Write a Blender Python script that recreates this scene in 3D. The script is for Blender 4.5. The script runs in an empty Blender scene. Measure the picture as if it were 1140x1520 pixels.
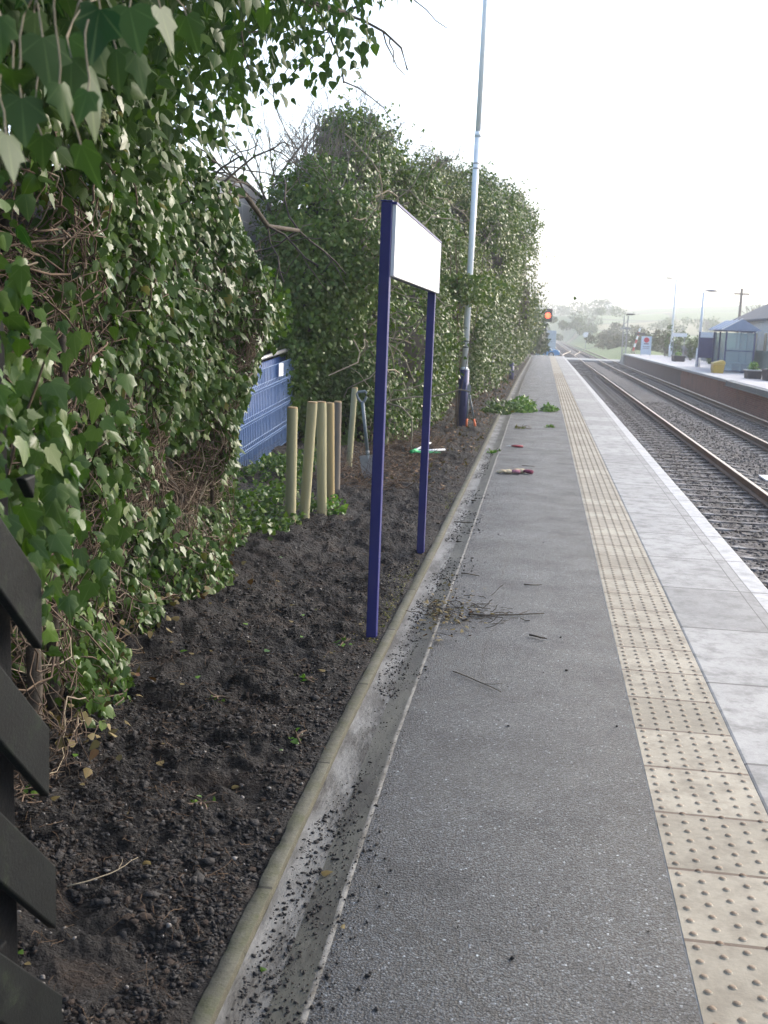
import bpy, math
import numpy as np
from math import sin, cos, pi, radians
rng = np.random.default_rng(7)
S = bpy.context.scene
HAZE = .0012
C = S.collection

# ---------------------------------------------------------------- noise
_T2 = np.random.default_rng(1).random((256, 256)); _T3 = np.random.default_rng(2).random((64, 64, 64))
def vn2(x, y, o=0):
    x = np.asarray(x, float) + o * 17.3; y = np.asarray(y, float) + o * 9.7
    i = np.floor(x).astype(int); j = np.floor(y).astype(int); u = x - i; v = y - j
    u = u * u * (3 - 2 * u); v = v * v * (3 - 2 * v); g = lambda a, b: _T2[a & 255, b & 255]
    return (g(i, j) * (1 - u) + g(i + 1, j) * u) * (1 - v) + (g(i, j + 1) * (1 - u) + g(i + 1, j + 1) * u) * v
def vn3(p, s=1.0, o=0):
    p = np.asarray(p, float) * s + o * 7.13
    i = np.floor(p).astype(int); f = p - i; f = f * f * (3 - 2 * f); r = 0
    for a in (0, 1):
        for b in (0, 1):
            for c in (0, 1):
                w = (f[..., 0] if a else 1 - f[..., 0]) * (f[..., 1] if b else 1 - f[..., 1]) * (f[..., 2] if c else 1 - f[..., 2])
                r = r + w * _T3[(i[..., 0] + a) & 63, (i[..., 1] + b) & 63, (i[..., 2] + c) & 63]
    return r
def nrm(a):
    a = np.asarray(a, float); return a / np.maximum(np.linalg.norm(a, axis=-1, keepdims=True), 1e-9)

# ---------------------------------------------------------------- materials
def newmat(name):
    m = bpy.data.materials.new(name); m.use_nodes = True
    nt = m.node_tree; b = nt.nodes['Principled BSDF']; return m, nt, b
def noise(nt, vec, scale, detail=5, rough=.6):
    n = nt.nodes.new('ShaderNodeTexNoise'); n.inputs['Scale'].default_value = scale; n.inputs['Detail'].default_value = detail
    n.inputs['Roughness'].default_value = rough; nt.links.new(vec, n.inputs['Vector']); return n
def ramp(nt, fac, stops):
    r = nt.nodes.new('ShaderNodeValToRGB'); e = r.color_ramp.elements
    while len(e) < len(stops): e.new(.5)
    for k, (p, c) in enumerate(stops):
        e[k].position = p; e[k].color = (*c, 1) if len(c) == 3 else c
    nt.links.new(fac, r.inputs['Fac']); return r
def math_(nt, op, a, b=None, clamp=False):
    n = nt.nodes.new('ShaderNodeMath'); n.operation = op; n.use_clamp = clamp
    for k, v in enumerate((a, b)):
        if v is None: continue
        if isinstance(v, (int, float)): n.inputs[k].default_value = v
        else: nt.links.new(v, n.inputs[k])
    return n.outputs[0]
def mixc(nt, fac, a, b, blend='MIX'):
    n = nt.nodes.new('ShaderNodeMix'); n.data_type = 'RGBA'; n.blend_type = blend
    for k, v in ((0, fac), (6, a), (7, b)):
        if isinstance(v, (int, float)): n.inputs[k].default_value = v
        elif isinstance(v, tuple): n.inputs[k].default_value = (*v, 1)
        else: nt.links.new(v, n.inputs[k])
    return n.outputs[2]
def objco(nt):
    return nt.nodes.new('ShaderNodeTexCoord').outputs['Object']
def bump(nt, b, h, strength, dist):
    n = nt.nodes.new('ShaderNodeBump'); n.inputs['Strength'].default_value = strength; n.inputs['Distance'].default_value = dist
    nt.links.new(h, n.inputs['Height']); nt.links.new(n.outputs[0], b.inputs['Normal'])
def M(name, c1, c2=None, scale=6, rough=.7, bs=0, bscale=60, spec=.4, metal=0, c3=None, scale3=30, t3=(.55, .7), stretch=None):
    m, nt, b = newmat(name); b.inputs['Roughness'].default_value = rough; b.inputs['Metallic'].default_value = metal
    b.inputs['Specular IOR Level'].default_value = spec
    co = objco(nt)
    if stretch:
        mp = nt.nodes.new('ShaderNodeMapping'); mp.inputs['Scale'].default_value = stretch; nt.links.new(co, mp.inputs[0]); co = mp.outputs[0]
    if c2 is None: c2 = tuple(x * .75 for x in c1)
    n = noise(nt, co, scale); r = ramp(nt, n.outputs[0], [(.3, c1), (.7, c2)]); col = r.outputs[0]
    if c3:
        n3 = noise(nt, co, scale3, 6, .7); f = ramp(nt, n3.outputs[0], [(t3[0], (0, 0, 0)), (t3[1], (1, 1, 1))])
        col = mixc(nt, f.outputs[0], col, c3)
    nt.links.new(col, b.inputs['Base Color'])
    if bs: bump(nt, b, noise(nt, co, bscale, 6, .65).outputs[0], bs, .01)
    return m
def leafmat(name, stops, rough=.27, trans=.22, vein=True, spec=.22):
    m, nt, b = newmat(name); b.inputs['Roughness'].default_value = rough; b.inputs['Specular IOR Level'].default_value = spec
    at = nt.nodes.new('ShaderNodeAttribute'); at.attribute_name = 'leaf'
    sp = nt.nodes.new('ShaderNodeSeparateXYZ'); nt.links.new(at.outputs['Vector'], sp.inputs[0])
    col = ramp(nt, sp.outputs[2], stops).outputs[0]
    if vein:
        ang = math_(nt, 'ARCTAN2', sp.outputs[0], math_(nt, 'ADD', sp.outputs[1], .02))
        w = math_(nt, 'ABSOLUTE', math_(nt, 'SINE', math_(nt, 'MULTIPLY', ang, 3.6)))
        f = math_(nt, 'MULTIPLY', math_(nt, 'LESS_THAN', w, .13), .35)
        col = mixc(nt, f, col, (.16, .22, .09))
        nz = noise(nt, objco(nt), 55, 3); col = mixc(nt, math_(nt, 'MULTIPLY', nz.outputs[0], .5), col, mixc(nt, 1.0, col, (.55, .6, .5), 'MULTIPLY'))
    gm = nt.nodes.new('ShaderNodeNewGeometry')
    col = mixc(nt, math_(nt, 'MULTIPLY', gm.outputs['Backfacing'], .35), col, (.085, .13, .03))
    nt.links.new(col, b.inputs['Base Color'])
    tr = nt.nodes.new('ShaderNodeBsdfTranslucent'); nt.links.new(mixc(nt, 1.0, col, (1.2, 1.5, .5), 'MULTIPLY'), tr.inputs[0])
    mx = nt.nodes.new('ShaderNodeMixShader'); mx.inputs[0].default_value = trans
    nt.links.new(b.outputs[0], mx.inputs[1]); nt.links.new(tr.outputs[0], mx.inputs[2])
    nt.links.new(mx.outputs[0], nt.nodes['Material Output'].inputs['Surface']); return m

# ---------------------------------------------------------------- object helpers
_org = {}
def finish(name, me, m, parent, smooth=False):
    for x in (m if isinstance(m, (list, tuple)) else [m]): me.materials.append(x)
    o = bpy.data.objects.new(name, me); C.objects.link(o)
    if parent: o.parent = parent
    if smooth: me.polygons.foreach_set('use_smooth', np.ones(len(me.polygons), bool))
    return o
def raw(name, V, F, m, parent=None, smooth=False, attr=None, mi=None):
    """V (n,3), F (k,3|4) numpy arrays -> one mesh object"""
    V = np.asarray(V, np.float64)
    if parent is not None: V = V - _org.get(parent.name, np.zeros(3))
    F = np.asarray(F, np.int32); k = F.shape[1]
    me = bpy.data.meshes.new(name); me.vertices.add(len(V)); me.vertices.foreach_set('co', V.astype(np.float32).ravel())
    me.loops.add(F.size); me.loops.foreach_set('vertex_index', F.ravel())
    me.polygons.add(len(F)); me.polygons.foreach_set('loop_start', np.arange(len(F), dtype=np.int32) * k)
    if mi is not None: me.polygons.foreach_set('material_index', np.asarray(mi, np.int32))
    me.update(calc_edges=True)
    if attr is not None:
        a = me.attributes.new('leaf', 'FLOAT_VECTOR', 'POINT'); a.data.foreach_set('vector', attr.astype(np.float32).ravel())
    o = finish(name, me, m, parent, smooth)
    if parent is not None: _org[o.name] = _org.get(parent.name, np.zeros(3))
    return o
class G:
    def __init__(s): s.V = []; s.F = []; s.M = []; s.m = 0
    def add(s, V, F):
        n = len(s.V); s.V += [tuple(map(float, v)) for v in V]; s.F += [tuple(i + n for i in f) for f in F]; s.M += [s.m] * len(F)
    def box(s, a, b, R=None, piv=None):
        (x0, y0, z0), (x1, y1, z1) = a, b
        V = np.array([(x0,y0,z0),(x1,y0,z0),(x1,y1,z0),(x0,y1,z0),(x0,y0,z1),(x1,y0,z1),(x1,y1,z1),(x0,y1,z1)], float)
        if R is not None: V = (V - piv) @ np.array(R).T + piv
        s.add(V, [(3,2,1,0),(4,5,6,7),(0,1,5,4),(1,2,6,5),(2,3,7,6),(3,0,4,7)]); return s
    def tube(s, P, r, n=8, cap=True, flat=1.0):
        P = np.array(P, float); K = len(P); r = np.broadcast_to(np.asarray(r, float), (K,))
        T = nrm(np.gradient(P, axis=0)); up = np.array([0, 0, 1.]) if abs(T[0][2]) < .9 else np.array([0, 1., 0])
        V = []
        for k in range(K):
            a = nrm(np.cross(T[k], up)); b = np.cross(a, T[k])
            V += [P[k] + r[k] * (cos(2*pi*i/n) * a + flat * sin(2*pi*i/n) * b) for i in range(n)]
        F = [(k*n+i, k*n+(i+1) % n, (k+1)*n+(i+1) % n, (k+1)*n+i) for k in range(K-1) for i in range(n)]
        if cap: F += [tuple(range(n))[::-1], tuple((K-1)*n+i for i in range(n))]
        s.add(V, F); return s
    def prism(s, pts, axis, a, b):
        """outline of 2D points extruded along axis from a to b"""
        n = len(pts); mk = {'x': lambda p, t: (t, p[0], p[1]), 'y': lambda p, t: (p[0], t, p[1]), 'z': lambda p, t: (p[0], p[1], t)}[axis]
        V = [mk(p, a) for p in pts] + [mk(p, b) for p in pts]
        s.add(V, [tuple(range(n)), tuple(range(2*n-1, n-1, -1))] + [(i, i+n, (i+1) % n + n, (i+1) % n) for i in range(n)]); return s
    def ell(s, c, r, nu=10, nv=7):
        V = [(c[0]+r[0]*cos(2*pi*i/nu)*sin(pi*j/nv), c[1]+r[1]*sin(2*pi*i/nu)*sin(pi*j/nv), c[2]+r[2]*cos(pi*j/nv)) for j in range(nv+1) for i in range(nu)]
        s.add(V, [(j*nu+i, (j+1)*nu+i, (j+1)*nu+(i+1) % nu, j*nu+(i+1) % nu) for j in range(nv) for i in range(nu)]); return s
    def build(s, name, m, parent=None, smooth=False, bevel=0):
        V = np.array(s.V)
        if parent is not None: V = V - _org.get(parent.name, np.zeros(3))
        me = bpy.data.meshes.new(name); me.from_pydata(V.tolist(), [], s.F)
        me.polygons.foreach_set('material_index', np.array(s.M, np.int32))
        o = finish(name, me, m, parent, smooth)
        if parent is not None: _org[o.name] = _org.get(parent.name, np.zeros(3))
        if bevel:
            b = o.modifiers.new('edge', 'BEVEL'); b.width = bevel; b.segments = 2; b.limit_method = 'ANGLE'
        return o
def tag(o, label=None, cat=None, group=None, kind=None):
    if label: o['label'] = label
    if cat: o['category'] = cat
    if group: o['group'] = group
    if kind: o['kind'] = kind
    return o
def thing(name, loc, label, cat, group=None):
    o = bpy.data.objects.new(name, None); C.objects.link(o); o.location = loc; o.empty_display_size = .1
    _org[o.name] = np.array(loc, float); return tag(o, label, cat, group)
def struct(o): o['kind'] = 'structure'; return o
def stuff(o): o['kind'] = 'stuff'; return o
def dup(root, loc=None, rz=None, label=None):
    r = root.copy(); C.objects.link(r)
    if loc is not None: r.location = loc
    if rz is not None: r.rotation_euler = (root.rotation_euler[0], root.rotation_euler[1], rz)
    if label: r['label'] = label
    for ch in list(root.children):
        c = ch.copy(); C.objects.link(c); c.parent = r
        for g in list(ch.children):
            d = g.copy(); C.objects.link(d); d.parent = c
    return r
def tubes(P, r, n=4):
    """many polylines at once: P (N,K,3), r (N,K) -> V,F quads"""
    P = np.asarray(P, float); Nn, K, _ = P.shape
    T = nrm(np.gradient(P, axis=1)); ref = np.where(np.abs(T[..., 2:3]) < .9, np.array([0, 0, 1.]), np.array([0, 1., 0]))
    a = nrm(np.cross(T, ref)); b = np.cross(a, T); an = np.arange(n) * 2 * pi / n
    V = P[:, :, None] + r[:, :, None, None] * (np.cos(an)[:, None] * a[:, :, None] + np.sin(an)[:, None] * b[:, :, None])
    idx = np.arange(Nn * K * n).reshape(Nn, K, n); i2 = np.roll(idx, -1, axis=2)
    F = np.stack([idx[:, :-1], i2[:, :-1], i2[:, 1:], idx[:, 1:]], -1).reshape(-1, 4)
    return V.reshape(-1, 3), F
def cat_geo(parts):
    V = []; F = []; n = 0
    for v, f in parts: V.append(v); F.append(f + n); n += len(v)
    return np.concatenate(V), np.concatenate(F)
# leaf outlines: x across, y along the leaf (stalk end 0, tip 1)
def _tmpl(out, mid):
    v = np.array(out + [mid], float); n = len(out); x, y = v[:, 0], v[:, 1]
    z = -.55 * x * x - .16 * (y - .3) ** 2 + .05
    return np.c_[x, y, z], np.array([(n, (i + 1) % n, i) for i in range(n)], np.int32)
LOBED = _tmpl([(0,0),(.19,-.09),(.40,.0),(.40,.18),(.50,.39),(.29,.52),(.17,.80),(0,1.1),(-.15,.80),(-.27,.53),(-.49,.42),(-.39,.19),(-.41,.01),(-.2,-.08)], (0, .26))
OVATE = _tmpl([(0,0),(.26,.04),(.4,.26),(.27,.6),(0,1.05),(-.27,.6),(-.4,.26),(-.26,.04)], (0, .36))
LONG = _tmpl([(0,0),(.16,.15),(.2,.42),(.11,.78),(0,1.1),(-.11,.78),(-.2,.42),(-.16,.15)], (0, .4))
SMALL = (np.array([(0,0,0),(.36,.42,-.1),(0,1,-.06),(-.36,.42,-.1)], float), np.array([(0,1,2),(0,2,3)], np.int32))
def leaves(P, T, Nm, size, tm, rnd=None):
    """one triangle mesh of leaves; returns V,F,attr"""
    v, f = tm; n = len(P); T = nrm(T); B = nrm(np.cross(T, Nm)); Q = np.cross(B, T)
    sz = np.asarray(size).reshape(-1, 1, 1) if np.ndim(size) else size
    zs = rng.uniform(-.5, 2.4, (n, 1, 1)); xs = rng.uniform(.75, 1.15, (n, 1, 1))
    V = P[:, None] + sz * (xs * v[None, :, 0:1] * B[:, None] + v[None, :, 1:2] * T[:, None] + zs * v[None, :, 2:3] * Q[:, None])
    F = (f[None] + (np.arange(n) * len(v))[:, None, None]).reshape(-1, 3)
    if rnd is None: rnd = rng.random(n)
    A = np.concatenate([np.broadcast_to(v[None, :, :2], (n, len(v), 2)), np.broadcast_to(rnd[:, None, None], (n, len(v), 1))], 2)
    return V.reshape(-1, 3), F, A.reshape(-1, 3)
def leafobj(name, sets, m, parent):
    V = []; F = []; A = []; n = 0
    for v, f, a in sets: V.append(v); F.append(f + n); A.append(a); n += len(v)
    return raw(name, np.concatenate(V), np.concatenate(F), m, parent, attr=np.concatenate(A))
def rn(n, s=1.0): return rng.normal(size=(n, 3)) * s
def walk(starts, dirs, length, K=7, wob=.5, pull=None):
    """bent polylines (N,K,3)"""
    n = len(starts); P = [np.array(starts, float)]; d = nrm(dirs); st = np.asarray(length).reshape(-1, 1) / (K - 1)
    for k in range(K - 1):
        d = nrm(d + rn(n, wob) + (0 if pull is None else pull)); P.append(P[-1] + d * st)
    return np.stack(P, 1)
def grow(p, d, L, r, lev, out, split=(3, 4), spread=.75, up=.25, shrink=.66, K=5, wob=.22):
    q = [np.array(p, float)]; dd = nrm(d)
    for k in range(K - 1):
        dd = nrm(dd + rng.normal(size=3) * wob + np.array([0, 0, up * .2])); q.append(q[-1] + dd * L / (K - 1))
    out.append((np.array(q), np.linspace(r, r * .6, K)))
    if lev:
        for i in range(rng.integers(*split, endpoint=True)):
            t = rng.uniform(.35, 1); a = t * (K - 1); i0 = min(int(a), K - 2); pos = q[i0] + (q[i0 + 1] - q[i0]) * (a - i0)
            grow(pos, nrm(dd + rng.normal(size=3) * spread + np.array([0, 0, up])), L * shrink * rng.uniform(.7, 1.2), r * .55, lev - 1, out, split, spread, up, shrink, K, wob)
def grow_geo(out, n=5, rmin=.0022):
    P = np.stack([a for a, _ in out]); r = np.maximum(np.stack([b for _, b in out]), rmin); return tubes(P, r, n)

# ---------------------------------------------------------------- camera, sky, sun, air
def camera():
    f, yaw, pitch, roll = 1594.8, -.1398, .1698, .0378
    w = np.array([sin(yaw)*cos(pitch), cos(yaw)*cos(pitch), -sin(pitch)]); r = np.array([cos(yaw), -sin(yaw), 0]); u = np.cross(r, w)
    r2 = r*cos(roll) + u*sin(roll); u2 = -r*sin(roll) + u*cos(roll)
    from mathutils import Matrix
    cd = bpy.data.cameras.new('camera'); cd.sensor_fit = 'VERTICAL'; cd.sensor_height = 24; cd.lens = f*24/1520
    cd.clip_start = .05; cd.clip_end = 6000; cd.dof.use_dof = True; cd.dof.focus_distance = 4.6; cd.dof.aperture_fstop = 5.2
    o = bpy.data.objects.new('camera', cd); C.objects.link(o)
    o.matrix_world = Matrix(((r2[0], u2[0], -w[0], 0), (r2[1], u2[1], -w[1], 0), (r2[2], u2[2], -w[2], 1.6), (0, 0, 0, 1)))
    S.camera = o
camera()
SUN_EL, SUN_AZ = radians(30), radians(48)
W = bpy.data.worlds.new('World'); S.world = W; W.use_nodes = True
_sk = W.node_tree.nodes.new('ShaderNodeTexSky'); _sk.sky_type = 'NISHITA'; _sk.sun_disc = False
_sk.sun_elevation = SUN_EL; _sk.sun_rotation = SUN_AZ; _sk.dust_density = 3.2; _sk.air_density = 1.0; _sk.ozone_density = 1.0; _sk.altitude = 50
_bg = W.node_tree.nodes['Background']; W.node_tree.links.new(_sk.outputs[0], _bg.inputs[0]); _bg.inputs[1].default_value = .15
sd = bpy.data.lights.new('sun', 'SUN'); sd.energy = .75; sd.angle = radians(22); sd.color = (1, .985, .96)
so = bpy.data.objects.new('sun', sd); C.objects.link(so)
from mathutils import Vector
so.rotation_euler = Vector((sin(SUN_AZ)*cos(SUN_EL), cos(SUN_AZ)*cos(SUN_EL), sin(SUN_EL))).to_track_quat('Z', 'Y').to_euler(); so.location = (20, 20, 30)
S.view_settings.view_transform = 'Standard'; S.view_settings.look = 'None'; S.view_settings.exposure = 1.62; S.view_settings.gamma = 1
S.cycles.max_bounces = 6; S.cycles.diffuse_bounces = 3; S.cycles.glossy_bounces = 2; S.cycles.transmission_bounces = 4; S.cycles.volume_bounces = 1
S.cycles.transparent_max_bounces = 8; S.cycles.use_denoising = True; S.cycles.sample_clamp_indirect = 4; S.cycles.sample_clamp_direct = 12

# ---------------------------------------------------------------- surface materials
def tarmac_mat():
    m, nt, b = newmat('tarmac'); co = objco(nt); b.inputs['Specular IOR Level'].default_value = .5
    dn = noise(nt, co, 170, 3, .7); dv = nt.nodes.new('ShaderNodeVectorMath'); dv.operation = 'MULTIPLY_ADD'; dv.inputs[1].default_value = (.010, .010, .010); nt.links.new(dn.outputs['Color'], dv.inputs[0]); nt.links.new(co, dv.inputs[2])
    v = nt.nodes.new('ShaderNodeTexVoronoi'); v.inputs['Scale'].default_value = 145; nt.links.new(dv.outputs[0], v.inputs['Vector'])
    big = noise(nt, co, 1.1, 4); bc = ramp(nt, big.outputs[0], [(.3, (.041, .049, .058)), (.7, (.070, .080, .092))]).outputs[0]
    rnd = nt.nodes.new('ShaderNodeSeparateColor'); nt.links.new(v.outputs['Color'], rnd.inputs[0])
    v2 = nt.nodes.new('ShaderNodeTexVoronoi'); v2.distance = 'CHEBYCHEV'; v2.inputs['Scale'].default_value = 190; nt.links.new(co, v2.inputs['Vector'])
    rn2 = nt.nodes.new('ShaderNodeSeparateColor'); nt.links.new(v2.outputs['Color'], rn2.inputs[0])
    chip = ramp(nt, rnd.outputs[0], [(0, (.42, .42, .43)), (.45, (.85, .85, .86)), (.8, (1.25, 1.25, 1.28)), (.95, (1.7, 1.7, 1.7)), (.985, (2.6, 2.6, 2.55)), (1, (5.5, 5.5, 5.3))]).outputs[0]
    gap = ramp(nt, v.outputs['Distance'], [(.42, (1, 1, 1)), (.68, (.38, .38, .39))]).outputs[0]
    col = mixc(nt, 1.0, mixc(nt, 1.0, bc, chip, 'MULTIPLY'), gap, 'MULTIPLY')
    fine = ramp(nt, rn2.outputs[0], [(0, (.6, .6, .6)), (.9, (1.3, 1.3, 1.3)), (1, (2.4, 2.4, 2.4))]).outputs[0]; col = mixc(nt, .7, col, mixc(nt, 1.0, col, fine, 'MULTIPLY'))
    # damp patches, worn streaks and a few hairline cracks
    st = noise(nt, co, 2.3, 7, .68); col = mixc(nt, math_(nt, 'MULTIPLY', ramp(nt, st.outputs[0], [(.5, (0,)*3), (.66, (1,)*3)]).outputs[0], .55), col, mixc(nt, 1.0, col, (.5, .5, .52), 'MULTIPLY'))
    wv = nt.nodes.new('ShaderNodeMix'); wv.data_type = 'VECTOR'; wv.inputs[0].default_value = .12; nt.links.new(co, wv.inputs[4]); nt.links.new(noise(nt, co, 3, 4).outputs['Color'], wv.inputs[5])
    ck = nt.nodes.new('ShaderNodeTexVoronoi'); ck.feature = 'DISTANCE_TO_EDGE'; ck.inputs['Scale'].default_value = .42; nt.links.new(wv.outputs[1], ck.inputs['Vector'])
    col = mixc(nt, math_(nt, 'MULTIPLY', math_(nt, 'LESS_THAN', ck.outputs[0], .0026), .5), col, (.012, .012, .012))
    nt.links.new(col, b.inputs['Base Color']); nt.links.new(ramp(nt, st.outputs[0], [(.3, (.40,)*3), (.7, (.62,)*3)]).outputs[0], b.inputs['Roughness'])
    h = math_(nt, 'SUBTRACT', 1.0, math_(nt, 'POWER', v.outputs['Distance'], 1.6))
    h2 = math_(nt, 'ADD', math_(nt, 'ADD', h, math_(nt, 'MULTIPLY', rnd.outputs[1], 1.0)), math_(nt, 'MULTIPLY', rn2.outputs[1], .8)); bump(nt, b, h2, .9, .008); return m
def slab_mat(name, c1, c2, x0, pitch, d0, dark, jw=.006, worn=None, line=None, blister=None, gr=.45):
    """paving laid in a row along y: joints every pitch metres, each slab its own tone"""
    m, nt, b = newmat(name); b.inputs['Roughness'].default_value = .9 if gr > 1 else .65; b.inputs['Specular IOR Level'].default_value = .4
    co = objco(nt); s = nt.nodes.new('ShaderNodeSeparateXYZ'); nt.links.new(co, s.inputs[0]); y = s.outputs[1]
    k = math_(nt, 'DIVIDE', math_(nt, 'SUBTRACT', y, d0), pitch); idx = math_(nt, 'FLOOR', k); fr = math_(nt, 'FRACT', k)
    wn = nt.nodes.new('ShaderNodeTexWhiteNoise'); wn.noise_dimensions = '1D'; nt.links.new(idx, wn.inputs['W'])
    n1 = noise(nt, co, 2.6, 6, .65); n2 = noise(nt, co, 45, 4, .7)
    f = math_(nt, 'ADD', math_(nt, 'MULTIPLY', wn.outputs[0], .35), math_(nt, 'MULTIPLY', n1.outputs[0], .75)); f = math_(nt, 'ADD', f, math_(nt, 'MULTIPLY', math_(nt, 'SUBTRACT', n2.outputs[0], .5), gr))
    col = ramp(nt, f, [(.25, c1), (.85, c2)]).outputs[0]
    if worn:
        n4 = noise(nt, co, 7, 7, .7); col = mixc(nt, math_(nt, 'MULTIPLY', ramp(nt, n4.outputs[0], [(.46, (0,)*3), (.66, (1,)*3)]).outputs[0], .8), col, worn)
    j = math_(nt, 'LESS_THAN', math_(nt, 'MINIMUM', fr, math_(nt, 'SUBTRACT', 1.0, fr)), jw / pitch)
    for lx, lw in (line or []):
        wob = math_(nt, 'MULTIPLY', math_(nt, 'SUBTRACT', noise(nt, co, 1.5, 2).outputs[0], .5), .012)
        j = math_(nt, 'MAXIMUM', j, math_(nt, 'LESS_THAN', math_(nt, 'ABSOLUTE', math_(nt, 'ADD', wob, math_(nt, 'SUBTRACT', s.outputs[0], lx))), lw))
    if line:
        e = math_(nt, 'GREATER_THAN', s.outputs[0], line[-1][0]); n5 = noise(nt, co, 9, 7, .75)
        col = mixc(nt, math_(nt, 'MULTIPLY', e, ramp(nt, n5.outputs[0], [(.36, (.25,)*3), (.6, (.95,)*3)]).outputs[0]), col, (.48, .48, .475))
    col = mixc(nt, math_(nt, 'MULTIPLY', j, .85), col, dark)
    if blister:
        z = s.outputs[2]; col = mixc(nt, math_(nt, 'MULTIPLY', math_(nt, 'GREATER_THAN', z, .0035), .62), col, blister)
    nt.links.new(col, b.inputs['Base Color'])
    h = math_(nt, 'SUBTRACT', math_(nt, 'MULTIPLY', n2.outputs[0], gr), j); bump(nt, b, h, .6, .006); return m
def ballast_mat():
    m, nt, b = newmat('ballast'); co = objco(nt); b.inputs['Roughness'].default_value = .8
    v = nt.nodes.new('ShaderNodeTexVoronoi'); v.inputs['Scale'].default_value = 17; nt.links.new(co, v.inputs['Vector'])
    c = nt.nodes.new('ShaderNodeSeparateColor'); nt.links.new(v.outputs['Color'], c.inputs[0])
    col = ramp(nt, c.outputs[0], [(0, (.04, .037, .036)), (.6, (.085, .08, .077)), (.9, (.15, .14, .135)), (1, (.30, .28, .27))]).outputs[0]
    n = noise(nt, co, .9, 5); col = mixc(nt, ramp(nt, n.outputs[0], [(.4, (0,)*3), (.65, (.7,)*3)]).outputs[0], col, (.05, .042, .036))
    nt.links.new(col, b.inputs['Base Color']); h = math_(nt, 'ADD', math_(nt, 'MULTIPLY', v.outputs['Distance'], -1.0), c.outputs[1]); bump(nt, b, h, 1, .045); return m
def brick_mat():
    m, nt, b = newmat('brick'); b.inputs['Roughness'].default_value = .85
    co = objco(nt); mp = nt.nodes.new('ShaderNodeMapping'); mp.inputs['Rotation'].default_value = (0, pi/2, pi/2); nt.links.new(co, mp.inputs[0])
    sx = nt.nodes.new('ShaderNodeSeparateXYZ'); nt.links.new(co, sx.inputs[0]); cb = nt.nodes.new('ShaderNodeCombineXYZ'); nt.links.new(sx.outputs[1], cb.inputs[0]); nt.links.new(sx.outputs[2], cb.inputs[1])
    t = nt.nodes.new('ShaderNodeTexBrick'); t.inputs['Scale'].default_value = 1; t.inputs['Brick Width'].default_value = .225; t.inputs['Row Height'].default_value = .075; t.inputs['Mortar Size'].default_value = .006
    t.inputs['Color1'].default_value = (.30, .115, .075, 1); t.inputs['Color2'].default_value = (.22, .075, .05, 1); t.inputs['Mortar'].default_value = (.28, .24, .21, 1); nt.links.new(cb.outputs[0], t.inputs[0])
    # further along the wall is old grey-brown engineering brick
    g = math_(nt, 'GREATER_THAN', math_(nt, 'ADD', sx.outputs[1], math_(nt, 'MULTIPLY', noise(nt, co, .8, 2).outputs[0], 3)), 64.0)
    col = mixc(nt, g, t.outputs[0], mixc(nt, .75, t.outputs[0], (.13, .11, .10)))
    n = noise(nt, co, 1.5, 6); col = mixc(nt, ramp(nt, n.outputs[0], [(.5, (0,)*3), (.75, (.6,)*3)]).outputs[0], col, (.1, .07, .055)); nt.links.new(col, b.inputs['Base Color']); return m
def soil_mat():
    m, nt, b = newmat('soil'); co = objco(nt); b.inputs['Roughness'].default_value = .78; b.inputs['Specular IOR Level'].default_value = .35
    n = noise(nt, co, 3.2, 6, .65); col = ramp(nt, n.outputs[0], [(.32, (.010, .009, .0088)), (.55, (.018, .0145, .0125)), (.70, (.044, .027, .017))]).outputs[0]
    n2 = noise(nt, co, 90, 5, .7); col = mixc(nt, ramp(nt, n2.outputs[0], [(.6, (0,)*3), (.74, (.8,)*3)]).outputs[0], col, (.075, .072, .071))
    v = nt.nodes.new('ShaderNodeTexVoronoi'); v.inputs['Scale'].default_value = 60; nt.links.new(co, v.inputs['Vector'])
    nt.links.new(col, b.inputs['Base Color']); v2 = nt.nodes.new('ShaderNodeTexVoronoi'); v2.inputs['Scale'].default_value = 150; nt.links.new(co, v2.inputs['Vector']); h = math_(nt, 'SUBTRACT', math_(nt, 'ADD', math_(nt, 'MULTIPLY', n2.outputs[0], 1.4), math_(nt, 'MULTIPLY', noise(nt, co, 28, 6, .75).outputs[0], 2.0)), math_(nt, 'ADD', v.outputs['Distance'], math_(nt, 'MULTIPLY', v2.outputs['Distance'], .5))); bump(nt, b, h, 1, .022); return m

m_tarmac = tarmac_mat(); m_soil = soil_mat(); m_ballast = ballast_mat(); m_brick = brick_mat()
m_tact = slab_mat('tactile_paving', (.215, .19, .14), (.40, .36, .28), .47, .4, 2.767, (.085, .05, .03), jw=.0075, worn=(.17, .145, .105), blister=(.16, .095, .05))
m_cope = slab_mat('coping', (.205, .20, .19), (.375, .37, .352), .86, .99, 2.1, (.09, .085, .08), jw=.0095, worn=(.13, .13, .12), line=[(1.352, .0035), (1.425, .0035)])
m_conc = M('concrete', (.26, .26, .245), (.38, .38, .36), 4, .8, .4, 80, c3=(.15, .145, .12), scale3=7)
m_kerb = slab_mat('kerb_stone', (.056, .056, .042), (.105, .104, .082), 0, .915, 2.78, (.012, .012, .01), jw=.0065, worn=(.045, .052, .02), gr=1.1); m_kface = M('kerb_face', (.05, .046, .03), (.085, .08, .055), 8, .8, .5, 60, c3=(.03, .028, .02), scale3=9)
m_gut = M('gutter_concrete', (.10, .10, .094), (.22, .22, .21), 5, .6, .5, 70, c3=(.045, .042, .036), scale3=9, t3=(.44, .62), stretch=(1, .3, 1))
m_olive = M('gutter_slope_shade', (.05, .05, .04), (.11, .108, .088), 5, .55, .3, 60, c3=(.035, .032, .026), scale3=8, t3=(.45, .65), stretch=(1, .3, 1))  # slope turned from the light: its shade is in the colour, with grime
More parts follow.
